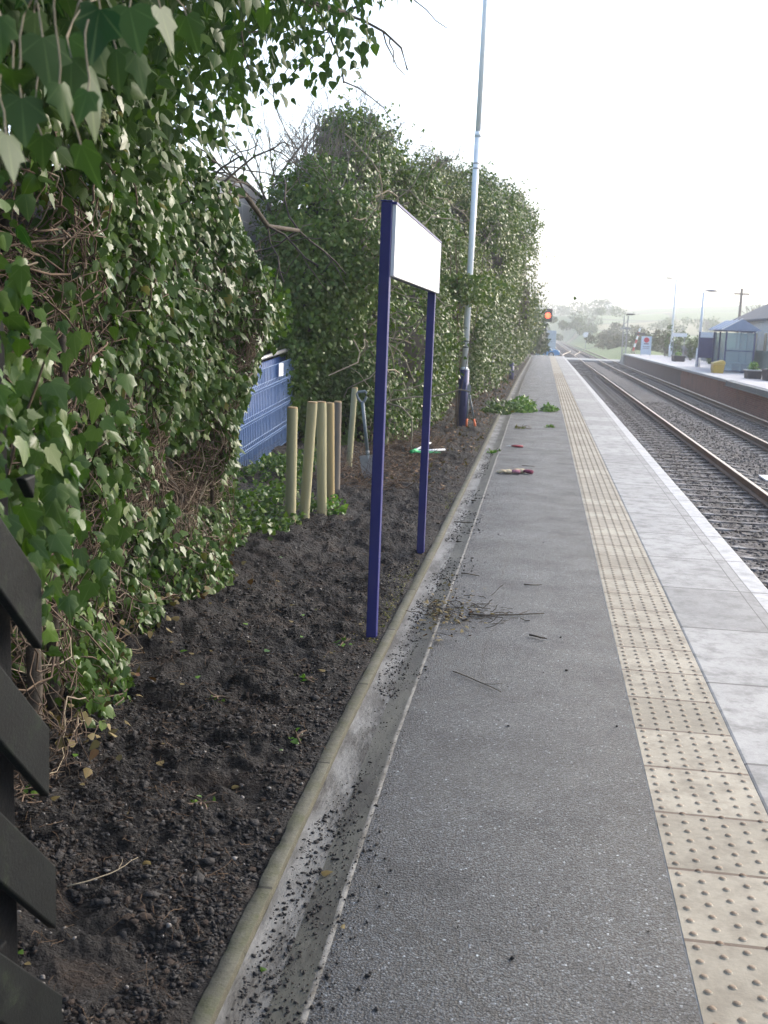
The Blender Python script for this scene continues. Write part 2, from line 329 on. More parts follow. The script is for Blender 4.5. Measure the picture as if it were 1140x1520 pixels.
m_lip = M('channel_lip', (.11, .11, .104), (.19, .19, .18), 6, .8, .5, 80, c3=(.05, .047, .04), scale3=14, t3=(.45, .65))
m_earth = M('earth', (.035, .03, .024), (.07, .058, .04), 3, .95, 1, 20, c3=(.05, .06, .02), scale3=2)
m_navy = M('navy_paint', (.014, .017, .13), (.018, .022, .15), 8, .42, .05, 200, spec=.5)
m_navyd = M('navy_paint_pole', (.018, .025, .11), (.026, .034, .13), 8, .5, .05, 100, spec=.5)
m_white = M('white_paint', (.80, .80, .80), (.76, .76, .76), 4, .45)
m_pole = M('pole_paint', (.80, .84, .85), (.84, .86, .87), 5, .45, c3=(.66, .71, .70), scale3=4)
m_blackwood = M('black_painted_wood', (.005, .006, .0065), (.009, .011, .011), 14, .55, .18, 120, c3=(.022, .030, .018), scale3=18, t3=(.55, .75), spec=.18)
m_pine = M('treated_pine', (.40, .37, .22), (.30, .27, .15), 9, .75, .3, 60, c3=(.22, .16, .08), scale3=8, t3=(.62, .75), stretch=(1, 1, .12))
m_pine2 = M('treated_pine_orange', (.42, .32, .16), (.33, .24, .11), 9, .75, .3, 60, stretch=(1, 1, .12))
m_oldwood = M('weathered_wood', (.17, .14, .11), (.25, .21, .17), 10, .85, .5, 60, stretch=(1, 1, .12))
m_cutwood = M('cut_end_wood', (.36, .27, .14), (.28, .19, .09), 30, .8)
m_bluem = M('blue_fence_paint', (.17, .26, .42), (.24, .33, .47), 6, .5, c3=(.28, .29, .30), scale3=9, t3=(.5, .7))
m_blues = M('blue_sheet', (.03, .08, .225), (.04, .095, .24), 2, .55, .1, 10, c3=(.06, .09, .17), scale3=3)
m_grey = M('grey_metal', (.22, .23, .24), (.3, .31, .32), 5, .5, metal=.3)
m_galv = M('galvanised', (.45, .46, .47), (.36, .37, .38), 12, .4, metal=.6)
m_dark = M('dark_grip', (.02, .025, .025), (.035, .04, .04), 10, .5)
m_dgrey = M('grey_plastic', (.12, .15, .16), (.16, .19, .20), 10, .5)
m_blade = M('bright_blade', (.5, .52, .55), (.35, .36, .38), 14, .35, metal=.6, c3=(.16, .12, .08), scale3=10, t3=(.6, .7))
m_orange = M('orange_grip', (.75, .16, .03), (.68, .13, .03), 8, .5)
m_green = M('green_plastic', (.02, .42, .12), (.02, .35, .1), 8, .4)
m_red = M('red_plastic', (.35, .02, .035), (.28, .02, .03), 8, .45)
m_rail = M('rusty_rail', (.085, .055, .036), (.13, .085, .055), 6, .7, .3, 80)
m_railtop = M('rail_head', (.50, .42, .32), (.42, .33, .24), 8, .38, metal=.5)
m_sleeper = M('sleeper_concrete', (.19, .185, .18), (.38, .37, .36), 3, .8, .4, 50, c3=(.05, .046, .043), scale3=1.7, t3=(.40, .52))
m_block = M('concrete_block', (.15, .165, .18), (.21, .225, .24), 2.5, .9, .5, 40)
m_bark = M('bark', (.05, .04, .03), (.09, .072, .055), 12, .9, .8, 40)
m_stem = M('ivy_stem', (.075, .05, .034), (.16, .11, .072), 9, .85, .4, 60)
m_vine = M('pale_vine', (.20, .165, .11), (.30, .25, .175), 9, .85)
m_twig = M('bare_twig', (.10, .085, .07), (.17, .145, .12), 9, .9)
m_core = M('shade_core', (.005, .005, .0035), (.011, .009, .006), 6, .95, 1, 14)  # near-black colour stands in for the deep shade inside the ivy
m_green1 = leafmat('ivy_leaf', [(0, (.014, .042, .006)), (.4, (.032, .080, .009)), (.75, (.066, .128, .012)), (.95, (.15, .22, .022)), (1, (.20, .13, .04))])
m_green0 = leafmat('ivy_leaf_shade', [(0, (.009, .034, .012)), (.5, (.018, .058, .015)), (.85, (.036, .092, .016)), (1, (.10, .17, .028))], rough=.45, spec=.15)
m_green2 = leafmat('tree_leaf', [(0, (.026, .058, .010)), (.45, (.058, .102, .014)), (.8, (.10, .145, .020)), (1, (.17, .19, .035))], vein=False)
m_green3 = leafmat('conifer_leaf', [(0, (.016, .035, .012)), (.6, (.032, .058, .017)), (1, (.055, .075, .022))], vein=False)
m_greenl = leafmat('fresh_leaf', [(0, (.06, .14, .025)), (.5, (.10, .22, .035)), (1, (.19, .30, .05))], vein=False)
m_olivel = leafmat('olive_leaf', [(0, (.10, .10, .035)), (.5, (.15, .14, .05)), (1, (.20, .16, .07))], vein=False, rough=.6)
m_brownl = leafmat('dead_leaf', [(0, (.09, .035, .018)), (.5, (.17, .075, .038)), (1, (.27, .17, .10))], rough=.65, trans=.1)
m_umbel = M('ivy_flower', (.13, .14, .05), (.09, .10, .04), 40, .9)
m_clod = M('soil_clod', (.010, .009, .009), (.032, .029, .028), 25, .75, .8, 120)
m_clodb = M('brown_clod', (.018, .0115, .008), (.036, .023, .0155), 30, .9, .8, 120)
m_stone = M('pebble', (.07, .065, .06), (.24, .22, .20), 60, .6)
m_root = M('root_fibre', (.07, .042, .026), (.16, .105, .062), 6, .9)

# ---------------------------------------------------------------- ground and platforms
g = G(); g.box((-1500, -60, -1.6), (1500, 1600, -1.3))
struct(g.build('ground', M('field_ground', (.07, .085, .03), (.11, .12, .045), .05, .95, c3=(.13, .11, .06), scale3=.02)))
def kx(d):                                                     # left edge of the kerb along the platform
    return np.interp(d, [0, 2.2, 4, 8, 14, 20, 40, 82], [-.70, -.712, -.738, -.738, -.765, -.80, -.87, -.87])
def strip(name, prof, m, d, mi=None, jit=0, parent=None, smooth=False):
    """cross-section [(x relative to the kerb edge, z)] swept along y"""
    d = np.asarray(d, float); n = len(prof); x0 = kx(d)
    V = np.array([[(x0[i] + px, d[i], pz) for px, pz in prof] for i in range(len(d))])
    if jit: V[..., 2] += (vn3(V.reshape(-1, 3), 9, 3).reshape(V.shape[:2]) - .5) * jit; V[..., 0] += (vn3(V.reshape(-1, 3), 8, 5).reshape(V.shape[:2]) - .5) * jit
    V = V.reshape(-1, 3); i = np.arange(len(d) - 1)[:, None]; j = np.arange(n - 1)[None]
    a = i * n + j; F = np.stack([a, a + 1, a + n + 1, a + n], -1).reshape(-1, 4)
    mm = None if mi is None else np.tile(np.array(mi), len(d) - 1)
    return raw(name, V, F, m, parent, mi=mm, smooth=smooth)
dk = np.concatenate([np.arange(-3, 20, .02), np.arange(20, 82.01, .5)])
jn = np.minimum(np.abs(((dk - 2.78) / .915) % 1), 1 - np.abs(((dk - 2.78) / .915) % 1)) * .915 < .0095
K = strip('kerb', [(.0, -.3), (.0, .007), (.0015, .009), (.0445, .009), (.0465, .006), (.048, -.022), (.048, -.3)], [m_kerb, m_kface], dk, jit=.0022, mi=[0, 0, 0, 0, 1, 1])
_v = np.empty(len(K.data.vertices) * 3, np.float32); K.data.vertices.foreach_get('co', _v); _v = _v.reshape(-1, 7, 3); _v[jn[:len(_v)], 1:5, 2] -= .0012
_c = np.clip(vn2(_v[:, 1, 1]*13, 0*_v[:, 1, 1], 50) - .55, 0, 1)*.008 + np.clip(vn2(_v[:, 1, 1]*47, 0*_v[:, 1, 1], 51) - .6, 0, 1)*.008; _v[:, 1, 0] += _c; _v[:, 2, 0] += _c*1.1; _v[:, 1, 2] -= _c*.5
K.data.vertices.foreach_set('co', _v.ravel()); struct(K)
dl = np.concatenate([np.arange(-3, 82, .25), [82]])
struct(strip('drain_channel', [(.048, -.019), (.09, -.022), (.155, -.026), (.246, -.001), (.262, .001), (.262, -.3)], [m_gut, m_olive, m_lip], dl, mi=[0, 0, 1, 2, 2], jit=.006))
# the tarmac sheet follows the channel on its left and the tactile strip on its right
xa = kx(dl) + .262; xt = .47
V = np.concatenate([np.c_[xa, dl, 0*dl], np.c_[0*dl + xt, dl, 0*dl], np.c_[0*dl + xt, dl, 0*dl - .3]]); n = len(dl); i = np.arange(n - 1)
struct(raw('footpath', V, np.concatenate([np.stack([i, i + n, i + n + 1, i + 1], -1), np.stack([i + n, i + 2*n, i + 2*n + 1, i + n + 1], -1)]), m_tarmac))
g = G(); g.box((-.75, -3, -1.3), (1.50, 82, -.302)); g.box((1.44, -3, -.302), (1.50, 82, -.12)); struct(g.build('platform', m_brick))
g = G(); g.box((.861, -3, -.12), (1.56, 82, .0)); struct(g.build('platform_edge', m_cope, bevel=.012))
# tactile paving with its raised blisters
d = np.arange(2.767 - 5.6, 82, .4); near = []
bx, by = [], []
for k in d:
    for a in range(6):
        for b_ in range(6):
            bx.append(.47 + .0325 + a*.065); by.append(k + .033 + b_*.0667 + (.0333 if a % 2 else 0))
bx, by = np.array(bx), np.array(by); ok = by < 46; bx, by = bx[ok], by[ok]
q = [(cos(2*pi*i/8), sin(2*pi*i/8)) for i in range(8)]
tv = np.array([(x*.0125, y*.0125, .0005) for x, y in q] + [(x*.009, y*.009, .0042) for x, y in q] + [(0, 0, .0055)])
tf = np.array([(i, (i+1) % 8, 8+i) for i in range(8)] + [((i+1) % 8, 8+(i+1) % 8, 8+i) for i in range(8)] + [(8+i, 8+(i+1) % 8, 16) for i in range(8)], np.int32)
V = (tv[None] + np.c_[bx, by, 0*bx][:, None]).reshape(-1, 3); F = (tf[None] + (np.arange(len(bx))*17)[:, None, None]).reshape(-1, 3)
qv = np.array([(.474, -3, .0005), (.858, -3, .0005), (.858, 82, .0005), (.474, 82, .0005)]); F2 = np.array([(0, 1, 2), (0, 2, 3)]) + len(V)
struct(raw('tactile_paving', np.concatenate([V, qv]), np.concatenate([F, F2]), m_tact))
g = G(); g.box((.4705, -3, -.3), (.8605, 82, -.002)); struct(g.build('paving_bed', m_conc))
g = G(); g.prism([(82.01, -1.3), (88, -1.3), (88, -.82), (82.01, 0)], 'x', -.75, 1.56); struct(g.build('platform_ramp', m_conc))
# painted letter fragments worn on the coping (only the edge of the word shows)
def ring(cx, cy, rx, ry, w, a0, a1, n=18):
    V = []; F = []
    for k in range(n + 1):
        a = a0 + (a1 - a0) * k / n
        for s_ in (1, 0): V.append((cx + (rx - w*s_)*cos(a), cy + (ry - w*s_)*sin(a), .004))
    F = [(2*k, 2*k+1, 2*k+3, 2*k+2) for k in range(n)]; return np.array(V), np.array(F)
struct(raw('platform_lettering', *cat_geo([ring(1.28, 3.63, .22, .055, .028, radians(60), radians(300)), ring(1.24, 3.80, .17, .05, .028, radians(100), radians(250))]), m_white))
# left bank of earth behind the kerb
g = G(); g.box((-90, -20, -1.3), (-.76, 105, -.11)); struct(g.build('earth_bank', m_earth))
def soil_h(x, y):
    e = np.clip((kx(y) - x) / .25, 0, 1)
    h = (vn2(x*1.7, y*1.7) - .5)*.09 + (vn2(x*6, y*6, 1) - .5)*.055 + (vn2(x*17, y*17, 2) - .5)*.032*np.minimum(1, 8/np.maximum(y, 1)) + (vn2(x*48, y*48, 3) - .5)*.014
    r = np.abs(vn2(x*7 + 2*vn2(x*5, y*5, 43), y*7 + 2*vn2(x*5, y*5, 44), 4) - .5)*2; h = h + r*.035 - .015 + (vn2(x*90, y*90, 45) - .5)*.012
    return -.002 + (h + .012) * (.22 + .78*e) + .10*np.clip((-1.5 - x)/1.5, 0, 1)*(y < 30)
yy = [-1.0]
while yy[-1] < 60: yy.append(yy[-1] + max(.011, abs(yy[-1])*.0042))
yy = np.array(yy); ss = np.linspace(0, 1, 190); X = kx(yy)[:, None] + .004 - ss[None]**1.35 * 3.4; Y = np.repeat(yy[:, None], 190, 1)
V = np.stack([X, Y, soil_h(X, Y)], -1).reshape(-1, 3); i = np.arange(len(yy)-1)[:, None]*190; j = np.arange(189)[None]; a = i + j
struct(raw('soil_bed', V, np.stack([a, a+190, a+191, a+1], -1).reshape(-1, 4), m_soil, smooth=True))
ico = [(0,0,1),(.9,0,.4),(.28,.85,.45),(-.72,.53,.4),(-.72,-.53,.45),(.28,-.85,.4),(.72,.53,-.4),(-.28,.85,-.45),(-.9,0,-.4),(-.28,-.85,-.4),(.72,-.53,-.45),(0,0,-1)]
icf = [(0,1,2),(0,2,3),(0,3,4),(0,4,5),(0,5,1),(1,6,2),(2,7,3),(3,8,4),(4,9,5),(5,10,1),(6,7,2),(7,8,3),(8,9,4),(9,10,5),(10,6,1),(11,7,6),(11,8,7),(11,9,8),(11,10,9),(11,6,10)]
def stones(P, size, jit=.35, flat=.75):
    t = np.array(ico); n = len(P); V = t[None] * (1 + rng.normal(size=(n, 12, 1))*jit*.5) * (np.asarray(size).reshape(-1, 1, 1) * rng.uniform(.55, 1.5, (n, 1, 3))) * np.array([1, 1, flat])
    a = rng.random(n)*2*pi; c, s = np.cos(a)[:, None], np.sin(a)[:, None]
    V = np.stack([V[..., 0]*c - V[..., 1]*s, V[..., 0]*s + V[..., 1]*c, V[..., 2]], -1) + P[:, None]
    return V.reshape(-1, 3), (np.array(icf)[None] + (np.arange(n)*12)[:, None, None]).reshape(-1, 3)
def soil_pts(n, y0=1.2, y1=16, pw=1.6, w=1.5):
    y = y0 + (y1 - y0)*rng.random(n)**pw; x = kx(y) - .015 - w*rng.random(n); return np.c_[x, y, soil_h(x, y)]
P = np.concatenate([soil_pts(36000, pw=1.5), soil_pts(13000, 1.3, 4.5, 1.0, 1.25), soil_pts(12000, 1.4, 2.9, 1.0, .9), soil_pts(16000, 1.4, 6, 1.2, 1.4)]); k = vn2(P[:, 0]*2.2, P[:, 1]*2.2, 41) + .5*vn2(P[:, 0]*8, P[:, 1]*8, 42) > np.where(P[:, 1] < 2.9, .42, .55); P = P[k]; n = len(P); stuff(raw('soil_clods', *stones(P + [0, 0, .002], .0015 + .0085*rng.random(n)**4.2 + .012*(rng.random(n) > .995), .95, .62), [m_clod, m_clodb], smooth=False, mi=np.repeat((rng.random(n) < .3).astype(int), 20)))
P = soil_pts(3000); stuff(raw('pebbles', *stones(P + [0, 0, .004], .0016 + .0065*rng.random(3000)**3.4), m_stone, smooth=True))
P = soil_pts(3200); D_ = rn(3200); D_[:, 2] *= .25
stuff(raw('root_fibres', *tubes(walk(P + [0, 0, .006], D_, rng.uniform(.02, .13, 3200), 6, .4), np.repeat(rng.uniform(.0004, .0011, (3200, 1)), 6, 1), 3), m_root))
# crumbs of soil and grit lying in the drain channel and on the tarmac
n = 11000; y = 1.6 + 13*rng.random(n)**1.5; x = kx(y) + .065 + np.abs(rng.normal(size=n))*.12; z = np.where(x < kx(y) + .155, -.024, np.where(x < kx(y)+.246, -.026 + (x-kx(y)-.155)*.275, .001))
x[:90] = rng.uniform(-.42, .45, 90); y[:90] = rng.uniform(2, 9, 90); z[:90] = .001
k = (vn2(x*4, y*1.6, 6) > np.where(x < kx(y)+.19, .42, .62)) | (np.arange(n) < 90); x, y, z = x[k], y[k], z[k]; n = len(x)
stuff(raw('drain_grit', *stones(np.c_[x, y, z + .002], .0012 + .006*rng.random(n)**4, .4), m_clod))
n = 5200; y = 1.6 + 9*rng.random(n)**1.4; x = kx(y) + .055 + .24*rng.random(n)**.8; z = np.where(x < kx(y) + .155, -.024, np.where(x < kx(y)+.246, -.026 + (x-kx(y)-.155)*.275, .001))
stuff(raw('drain_sand', *stones(np.c_[x, y, z + .001], .0007 + .0022*rng.random(n)**3, .5), [m_stone, m_clodb], mi=np.repeat((rng.random(n) < .55).astype(int), 20)))
# ballast, tracks
g = G(); g.box((1.501, -25, -1.3), (7.69, 700, -1.03)); struct(g.build('ballast_bed', m_ballast))
n = 22000; y = 6 + 40*rng.random(n)**1.5; x = rng.uniform(1.55, 7.6, n)
stuff(raw('ballast_stones', *stones(np.c_[x, y, 0*x - 1.03], .014 + .022*rng.random(n), .4, .8), m_ballast))
RZ = -.837
RP = [(-.07, -.16), (.07, -.16), (.07, -.145), (.012, -.125), (.012, -.04), (.035, -.03), (.035, -.001), (-.035, -.001), (-.035, -.03), (-.012, -.04), (-.012, -.125), (-.07, -.145)]
def track(x0, label):
    t = thing('railway_track', (x0 + .7175, 0, -1.03), label, 'railway track', 'railway tracks')
    for x in (x0, x0 + 1.435):
        g = G(); g.prism([(x + a, RZ + b) for a, b in RP], 'y', -20, 600); r = g.build('rail', m_rail, t)
        g = G(); g.box((x - .03, -20, RZ - .001), (x + .03, 600, RZ + .002)); g.build('rail_head', m_railtop, r)
    def sl(g, y):
        g.prism([(x0 - .53, -1.15), (x0 + 1.965, -1.15), (x0 + 1.965, -1.03), (x0 + 1.75, -.995), (x0 + .95, -1.013), (x0 + .5, -1.013), (x0 - .3, -.998), (x0 - .53, -1.03)], 'y', y - .07, y + .07)
    s0 = None; ys = np.arange(6.2, 6.2 + 100*.66, .66)
    for y in ys:
        if s0 is None:
            g = G(); sl(g, ys[0]); s0 = g.build('sleeper', m_sleeper, t)
        else:
            o = s0.copy(); C.objects.link(o); o.parent = t; o.location = (0, y - ys[0], 0)
    g = G()
    for y in np.arange(ys[-1] + .66, 300, .66): sl(g, y)
    stuff(g.build('sleepers_beyond', m_sleeper, t)); return t
track(2.3175, 'railway track running right beside the platform with the slabs and tactile paving')
track(5.583, 'railway track beside the brick-faced platform across the line')
t = thing('crossover_rails', (4.5, 150, -.9), 'curved crossover rails joining the two tracks beyond the level crossing', 'crossover')
for o_ in (0, 1.435):
    g = G(); pts = [(3.75 + o_*0 + 1.83*.5*(1 - cos(pi*k/12)) - (1.435 - o_) + .0, 128 + 44*k/12, RZ - .03) for k in range(13)]; g.tube(pts, .05, 6); g.build('rail', m_railtop, t)
g = G(); g.box((4.35, 21.2, -1.02), (4.95, 21.9, -.985)); tag(g.build('cable_cover', m_white, bevel=.01), 'flat white cover plate lying between the two tracks', 'cover plate')
# level crossing
g = G(); g.box((-60, 111, -1.3), (60, 120, -.862)); struct(g.build('road', M('road_tarmac', (.24, .24, .24), (.32, .32, .31), 1.5, .8)))

# ---------------------------------------------------------------- station nameboard
t = thing('station_nameboard', (-.80, 5.36, 0), 'white station nameboard with dark blue frame on two dark blue square posts', 'sign')
for y in (5.36, 7.64):
    z0 = -.15
    g = G(); g.box((-.825, y, z0), (-.772, y + .06, 2.205)); p_ = g.build('post', m_navy, t, bevel=.004)
    g = G(); g.box((-.828, y - .003, 2.206), (-.769, y + .063, 2.214)); g.build('post_cap', m_navy, p_, bevel=.002)
g = G(); g.box((-.771, 5.378, 1.852), (-.752, 7.70, 2.195)); g.build('panel', m_white, t, bevel=.002)
g = G(); g.box((-.774, 5.364, 2.1955), (-.748, 7.712, 2.207)); g.box((-.772, 7.7005, 1.852), (-.75, 7.712, 2.195)); g.build('panel_frame', m_navy, t)
g = G(); g.box((-.81, 5.421, 1.855), (-.7725, 7.639, 1.89)); g.box((-.81, 5.421, 2.14), (-.7725, 7.639, 2.175)); g.build('rail', m_navy, t)
# ---------------------------------------------------------------- lamp column by the hedge
t = thing('lamp_post', (-1.29, 18.2, 0), 'tall pale lamp column with a thick navy base, ivy climbing up it beside the hedge', 'lamp post')
g = G(); g.tube([(-1.29, 18.2, z) for z in (-.2, .5, .955)], [.088, .087, .086], 20); b = g.build('base', m_navyd, t, True)
g = G(); g.box((-1.27, 18.108, .35), (-1.24, 18.116, .75)); g.build('door', m_navyd, b, bevel=.003)
g = G(); g.tube([(-1.29, 18.2, .955), (-1.29, 18.2, 1.0)], [.084, .05], 20); g.build('shoulder', m_pole, t, True)
g = G(); g.tube([(-1.29, 18.2, 1.0), (-1.26, 18.2, 4.7)], [.052, .050], 16); g.tube([(-1.26, 18.2, 4.7), (-1.26, 18.2, 4.78)], [.058, .046], 16); g.tube([(-1.26, 18.2, 4.78), (-1.235, 18.2, 8.4)], [.043, .036], 16); p_ = g.build('pole', m_pole, t, True)
for z in (1.32, 1.42, 4.2, 4.28):
    g = G(); g.tube([(-1.287 + .0085*(z-1), 18.2, z), (-1.287 + .0085*(z-1), 18.2, z + .02)], .055, 16); g.build('band', m_dark if z < 2 else m_galv, p_, True)
g = G(); g.tube([(-1.235, 18.2, 8.4), (-1.1, 18.2, 8.5), (-.75, 18.2, 8.52)], [.03, .03, .025], 8); g.ell((-.5, 18.2, 8.5), (.3, .12, .07)); g.build('lantern', m_galv, t, True)
# navy stub post further along the kerb
t = thing('marker_post', (-1.02, 36.8, 0), 'short dark blue post standing by the kerb far down the hedge', 'post')
g = G(); g.tube([(-1.02, 36.8, -.1), (-1.02, 36.8, .56)], .085, 14); g.build('shaft', m_navyd, t, True)
g = G(); g.ell((-1.02, 36.8, .56), (.09, .09, .05)); g.build('cap', m_navyd, t, True)
# ---------------------------------------------------------------- timber stakes
def stake(x, y, xt, zt, r, m, label, tilt=0, grp='timber stakes in a row by the ivy'):
    t = thing('timber_stake', (x, y, 0), label, 'stake', grp)
    zz = np.linspace(-.2, zt - .012, 10); f = np.clip(zz / zt, 0, 1)
    g = G(); g.tube([(x + (xt - x)*a, y + tilt*a, z) for a, z in zip(f, zz)], r*(1 + rng.normal(size=10)*.012), 16, cap=False); g.build('shaft', m, t, True)
    g = G(); g.tube([(xt, y + tilt, zt - .0125), (xt, y + tilt, zt)], [r*1.0, r*.9], 16); g.build('cut_end', m_cutwood, t)
stake(-1.93, 8.33, -1.935, .955, .043, m_pine, 'pale round timber stake, nearest and leftmost of the row')
stake(-1.88, 8.61, -1.835, .985, .043, m_pine, 'second pale round timber stake, leaning to the right at its top')
stake(-1.785, 8.88, -1.815, .97, .042, m_pine, 'third pale timber stake, upright and close beside the leaning one')
stake(-1.83, 9.49, -1.86, .92, .038, m_pine2, 'slimmer orange-tinted timber stake half hidden behind the third pale one')
stake(-1.88, 10.02, -1.89, .90, .036, m_oldwood, 'grey weathered timber stake between the pale row and the spade')
stake(-2.10, 11.92, -2.06, .93, .034, m_pine, 'thin pale timber stake standing apart just left of the spade')
t = thing('wooden_post', (-3.0, 10.35, 0), 'grey rough wooden post with a pale top in front of the blue fence', 'post')
g = G(); g.tube([(-3.02, 10.35, -.1), (-2.99, 10.35, .3), (-2.995, 10.35, .78)], [.034, .03, .026], 9); g.build('shaft', m_oldwood, t, True)
g = G(); g.tube([(-2.995, 10.35, .781), (-2.995, 10.35, .80)], [.026, .02], 9); g.build('cut_end', m_cutwood, t)
# ---------------------------------------------------------------- spade stuck in the soil
t = thing('garden_spade', (-1.70, 11, 0), 'spade with grey D-handle and bright blade stuck upright in the soil', 'spade')
a, b = np.array((-1.83, 11, .94)), np.array((-1.70, 10.99, .0)); ax = nrm(b - a); sd_ = np.array((1, 0, .137)); sd_ = nrm(sd_)
g = G(); g.tube([a + ax*.10, a + ax*.35, a + ax*.66], [.018, .0175, .019], 10); g.build('shaft', m_dgrey, t, True)
g = G(); c = a + ax*.05
g.tube([a + ax*.115, a + ax*.10 - sd_*.022, a + ax*.06 - sd_*.046, a + ax*.015 - sd_*.05, a - sd_*.038, a + sd_*.038, a + ax*.015 + sd_*.05, a + ax*.06 + sd_*.046, a + ax*.10 + sd_*.022, a + ax*.115], .013, 8); g.build('handle', m_dgrey, t, True)
g = G(); o = [(-.085, .0), (-.088, .10), (-.075, .20), (-.03, .285), (0, .30), (.03, .285), (.075, .20), (.088, .10), (.085, .0)]
pl = nrm(np.cross(ax, sd_)); q0 = a + ax*.66
V = []; 
for s_ in (-.0015, .0015):
    for u, v in o: V.append(q0 + sd_*u + ax*v + pl*(s_ + .22*u*u*3))
g.add(V, [tuple(range(9)), tuple(range(17, 8, -1))] + [(i, i+9, (i+1) % 9 + 9, (i+1) % 9) for i in range(9)])
g.tube([q0 - ax*.05, q0 + ax*.05, q0 + ax*.12], [.02, .017, .006], 8); g.build('blade', m_blade, t)
# ---------------------------------------------------------------- loppers leaning on the lamp base
t = thing('loppers', (-1.12, 18.05, 0), 'long-handled loppers with orange grips leaning head up against the navy lamp base', 'loppers')
hd = np.array((-1.19, 18.1, .62))
for e, n_ in (((-1.195, 18.0, .0), 1), ((-1.04, 18.0, .0), 2)):
    e = np.array(e); v = e - hd
    g = G(); g.tube([hd + v*.12, hd + v*.78], [.013, .013], 8); h_ = g.build('handle', m_dgrey, t, True)
    g = G(); g.tube([hd + v*.76, hd + v*.9, e], [.018, .019, .015], 8); g.build('grip', m_orange, h_, True)
    g = G(); s_ = -1 if n_ == 1 else 1
    g.prism([(hd[0] - .02*s_, hd[2] - .06), (hd[0] + .025*s_, hd[2] - .03), (hd[0] + .03*s_, hd[2] + .06), (hd[0] + .002*s_, hd[2] + .13), (hd[0] - .015*s_, hd[2] + .05)], 'y', hd[1] - .006*n_, hd[1] - .006*n_ + .005); g.build('blade', m_blade, t)
g = G(); g.tube([hd + (0, -.016, -.03), hd + (0, .008, -.03)], .014, 10); g.build('pivot', m_dgrey, t)
# ---------------------------------------------------------------- shears lying on the soil
zz = .05
t = thing('hedge_shears', (-1.5, 13.6, zz), 'garden shears with white handles and green hinge lying open on the soil', 'shears')
pv = np.array((-1.56, 13.45, zz + .02))
for e in ((-1.17, 13.72, zz + .035), (-1.42, 14.3, zz + .05)):
    v = np.array(e) - pv; g = G(); g.tube([pv + v*.16, pv + v*.6, pv + v], [.014, .016, .013], 8); g.build('handle', m_white, t, True)
    g = G(); g.tube([pv - v*.05, pv + v*.17], [.022, .02], 8); g.build('collar', m_green, t, True)
g = G(); g.tube([pv, pv + (.08, -.02, -.004), pv + (.36, .02, .0)], [.022, .026, .008], 6, flat=.3); g.tube([pv, pv + (.07, .02, .004), pv + (.34, .06, .006)], [.022, .024, .008], 6, flat=.3); g.build('blade', m_green, t)
# ---------------------------------------------------------------- things lying on the tarmac
def glove(loc, rz, label, cuffm):
    t = thing('work_glove', loc, label, 'glove', 'work gloves on the path'); t.rotation_euler = (0, 0, rz)
    g = G(); W_ = np.array(loc); g.ell(W_ + (0, 0, .026), (.055, .045, .026), 12, 8); 
    for k, (yy_, L) in enumerate(((.034, .075), (.012, .09), (-.011, .085), (-.033, .065))):
        g.tube([W_ + (-.03, yy_*.9, .026), W_ + (-.065, yy_*1.1, .03 + .006*(k % 2)), W_ + (-.06 - L*.8, yy_*1.3, .015)], [.014, .013, .009], 8)
    g.tube([W_ + (.02, .035, .028), W_ + (-.01, .07, .026), W_ + (-.05, .085, .015)], [.015, .013, .009], 8); g.build('hand', M('glove_leather', (.52, .40, .24), (.62, .50, .33), 20, .8), t, True)
    g = G(); g.tube([W_ + (.035, 0, .028), W_ + (.07, 0, .03), W_ + (.13, 0, .024)], [.036, .042, .05], 12, flat=.5); g.build('cuff', cuffm, t, True)
glove((-.31, 12.33, .0), .15, 'tan leather work glove with a striped red cuff, on the path', M('cuff_cloth', (.20, .03, .07), (.45, .25, .28), 30, .9))
glove((-.16, 12.46, .0), -.5, 'darker tan glove with crumpled maroon cuff lying behind the other glove', M('cuff_maroon', (.16, .02, .06), (.10, .015, .04), 30, .9))
t = thing('secateurs', (-.36, 15.3, .0), 'small red-handled secateurs on the edge of the path', 'secateurs')
for s_ in (-1, 1):
    g = G(); g.tube([(-.36, 15.3, .015), (-.29, 15.3 + .035*s_, .016), (-.2, 15.3 + .05*s_, .014)], [.011, .014, .011], 8); g.build('handle', m_red, t, True)
    g = G(); g.tube([(-.36, 15.3, .015), (-.40, 15.3 + .012*s_, .014), (-.45, 15.3 + .002, .013)], [.011, .010, .003], 6, flat=.35); g.build('blade', m_blade, t)

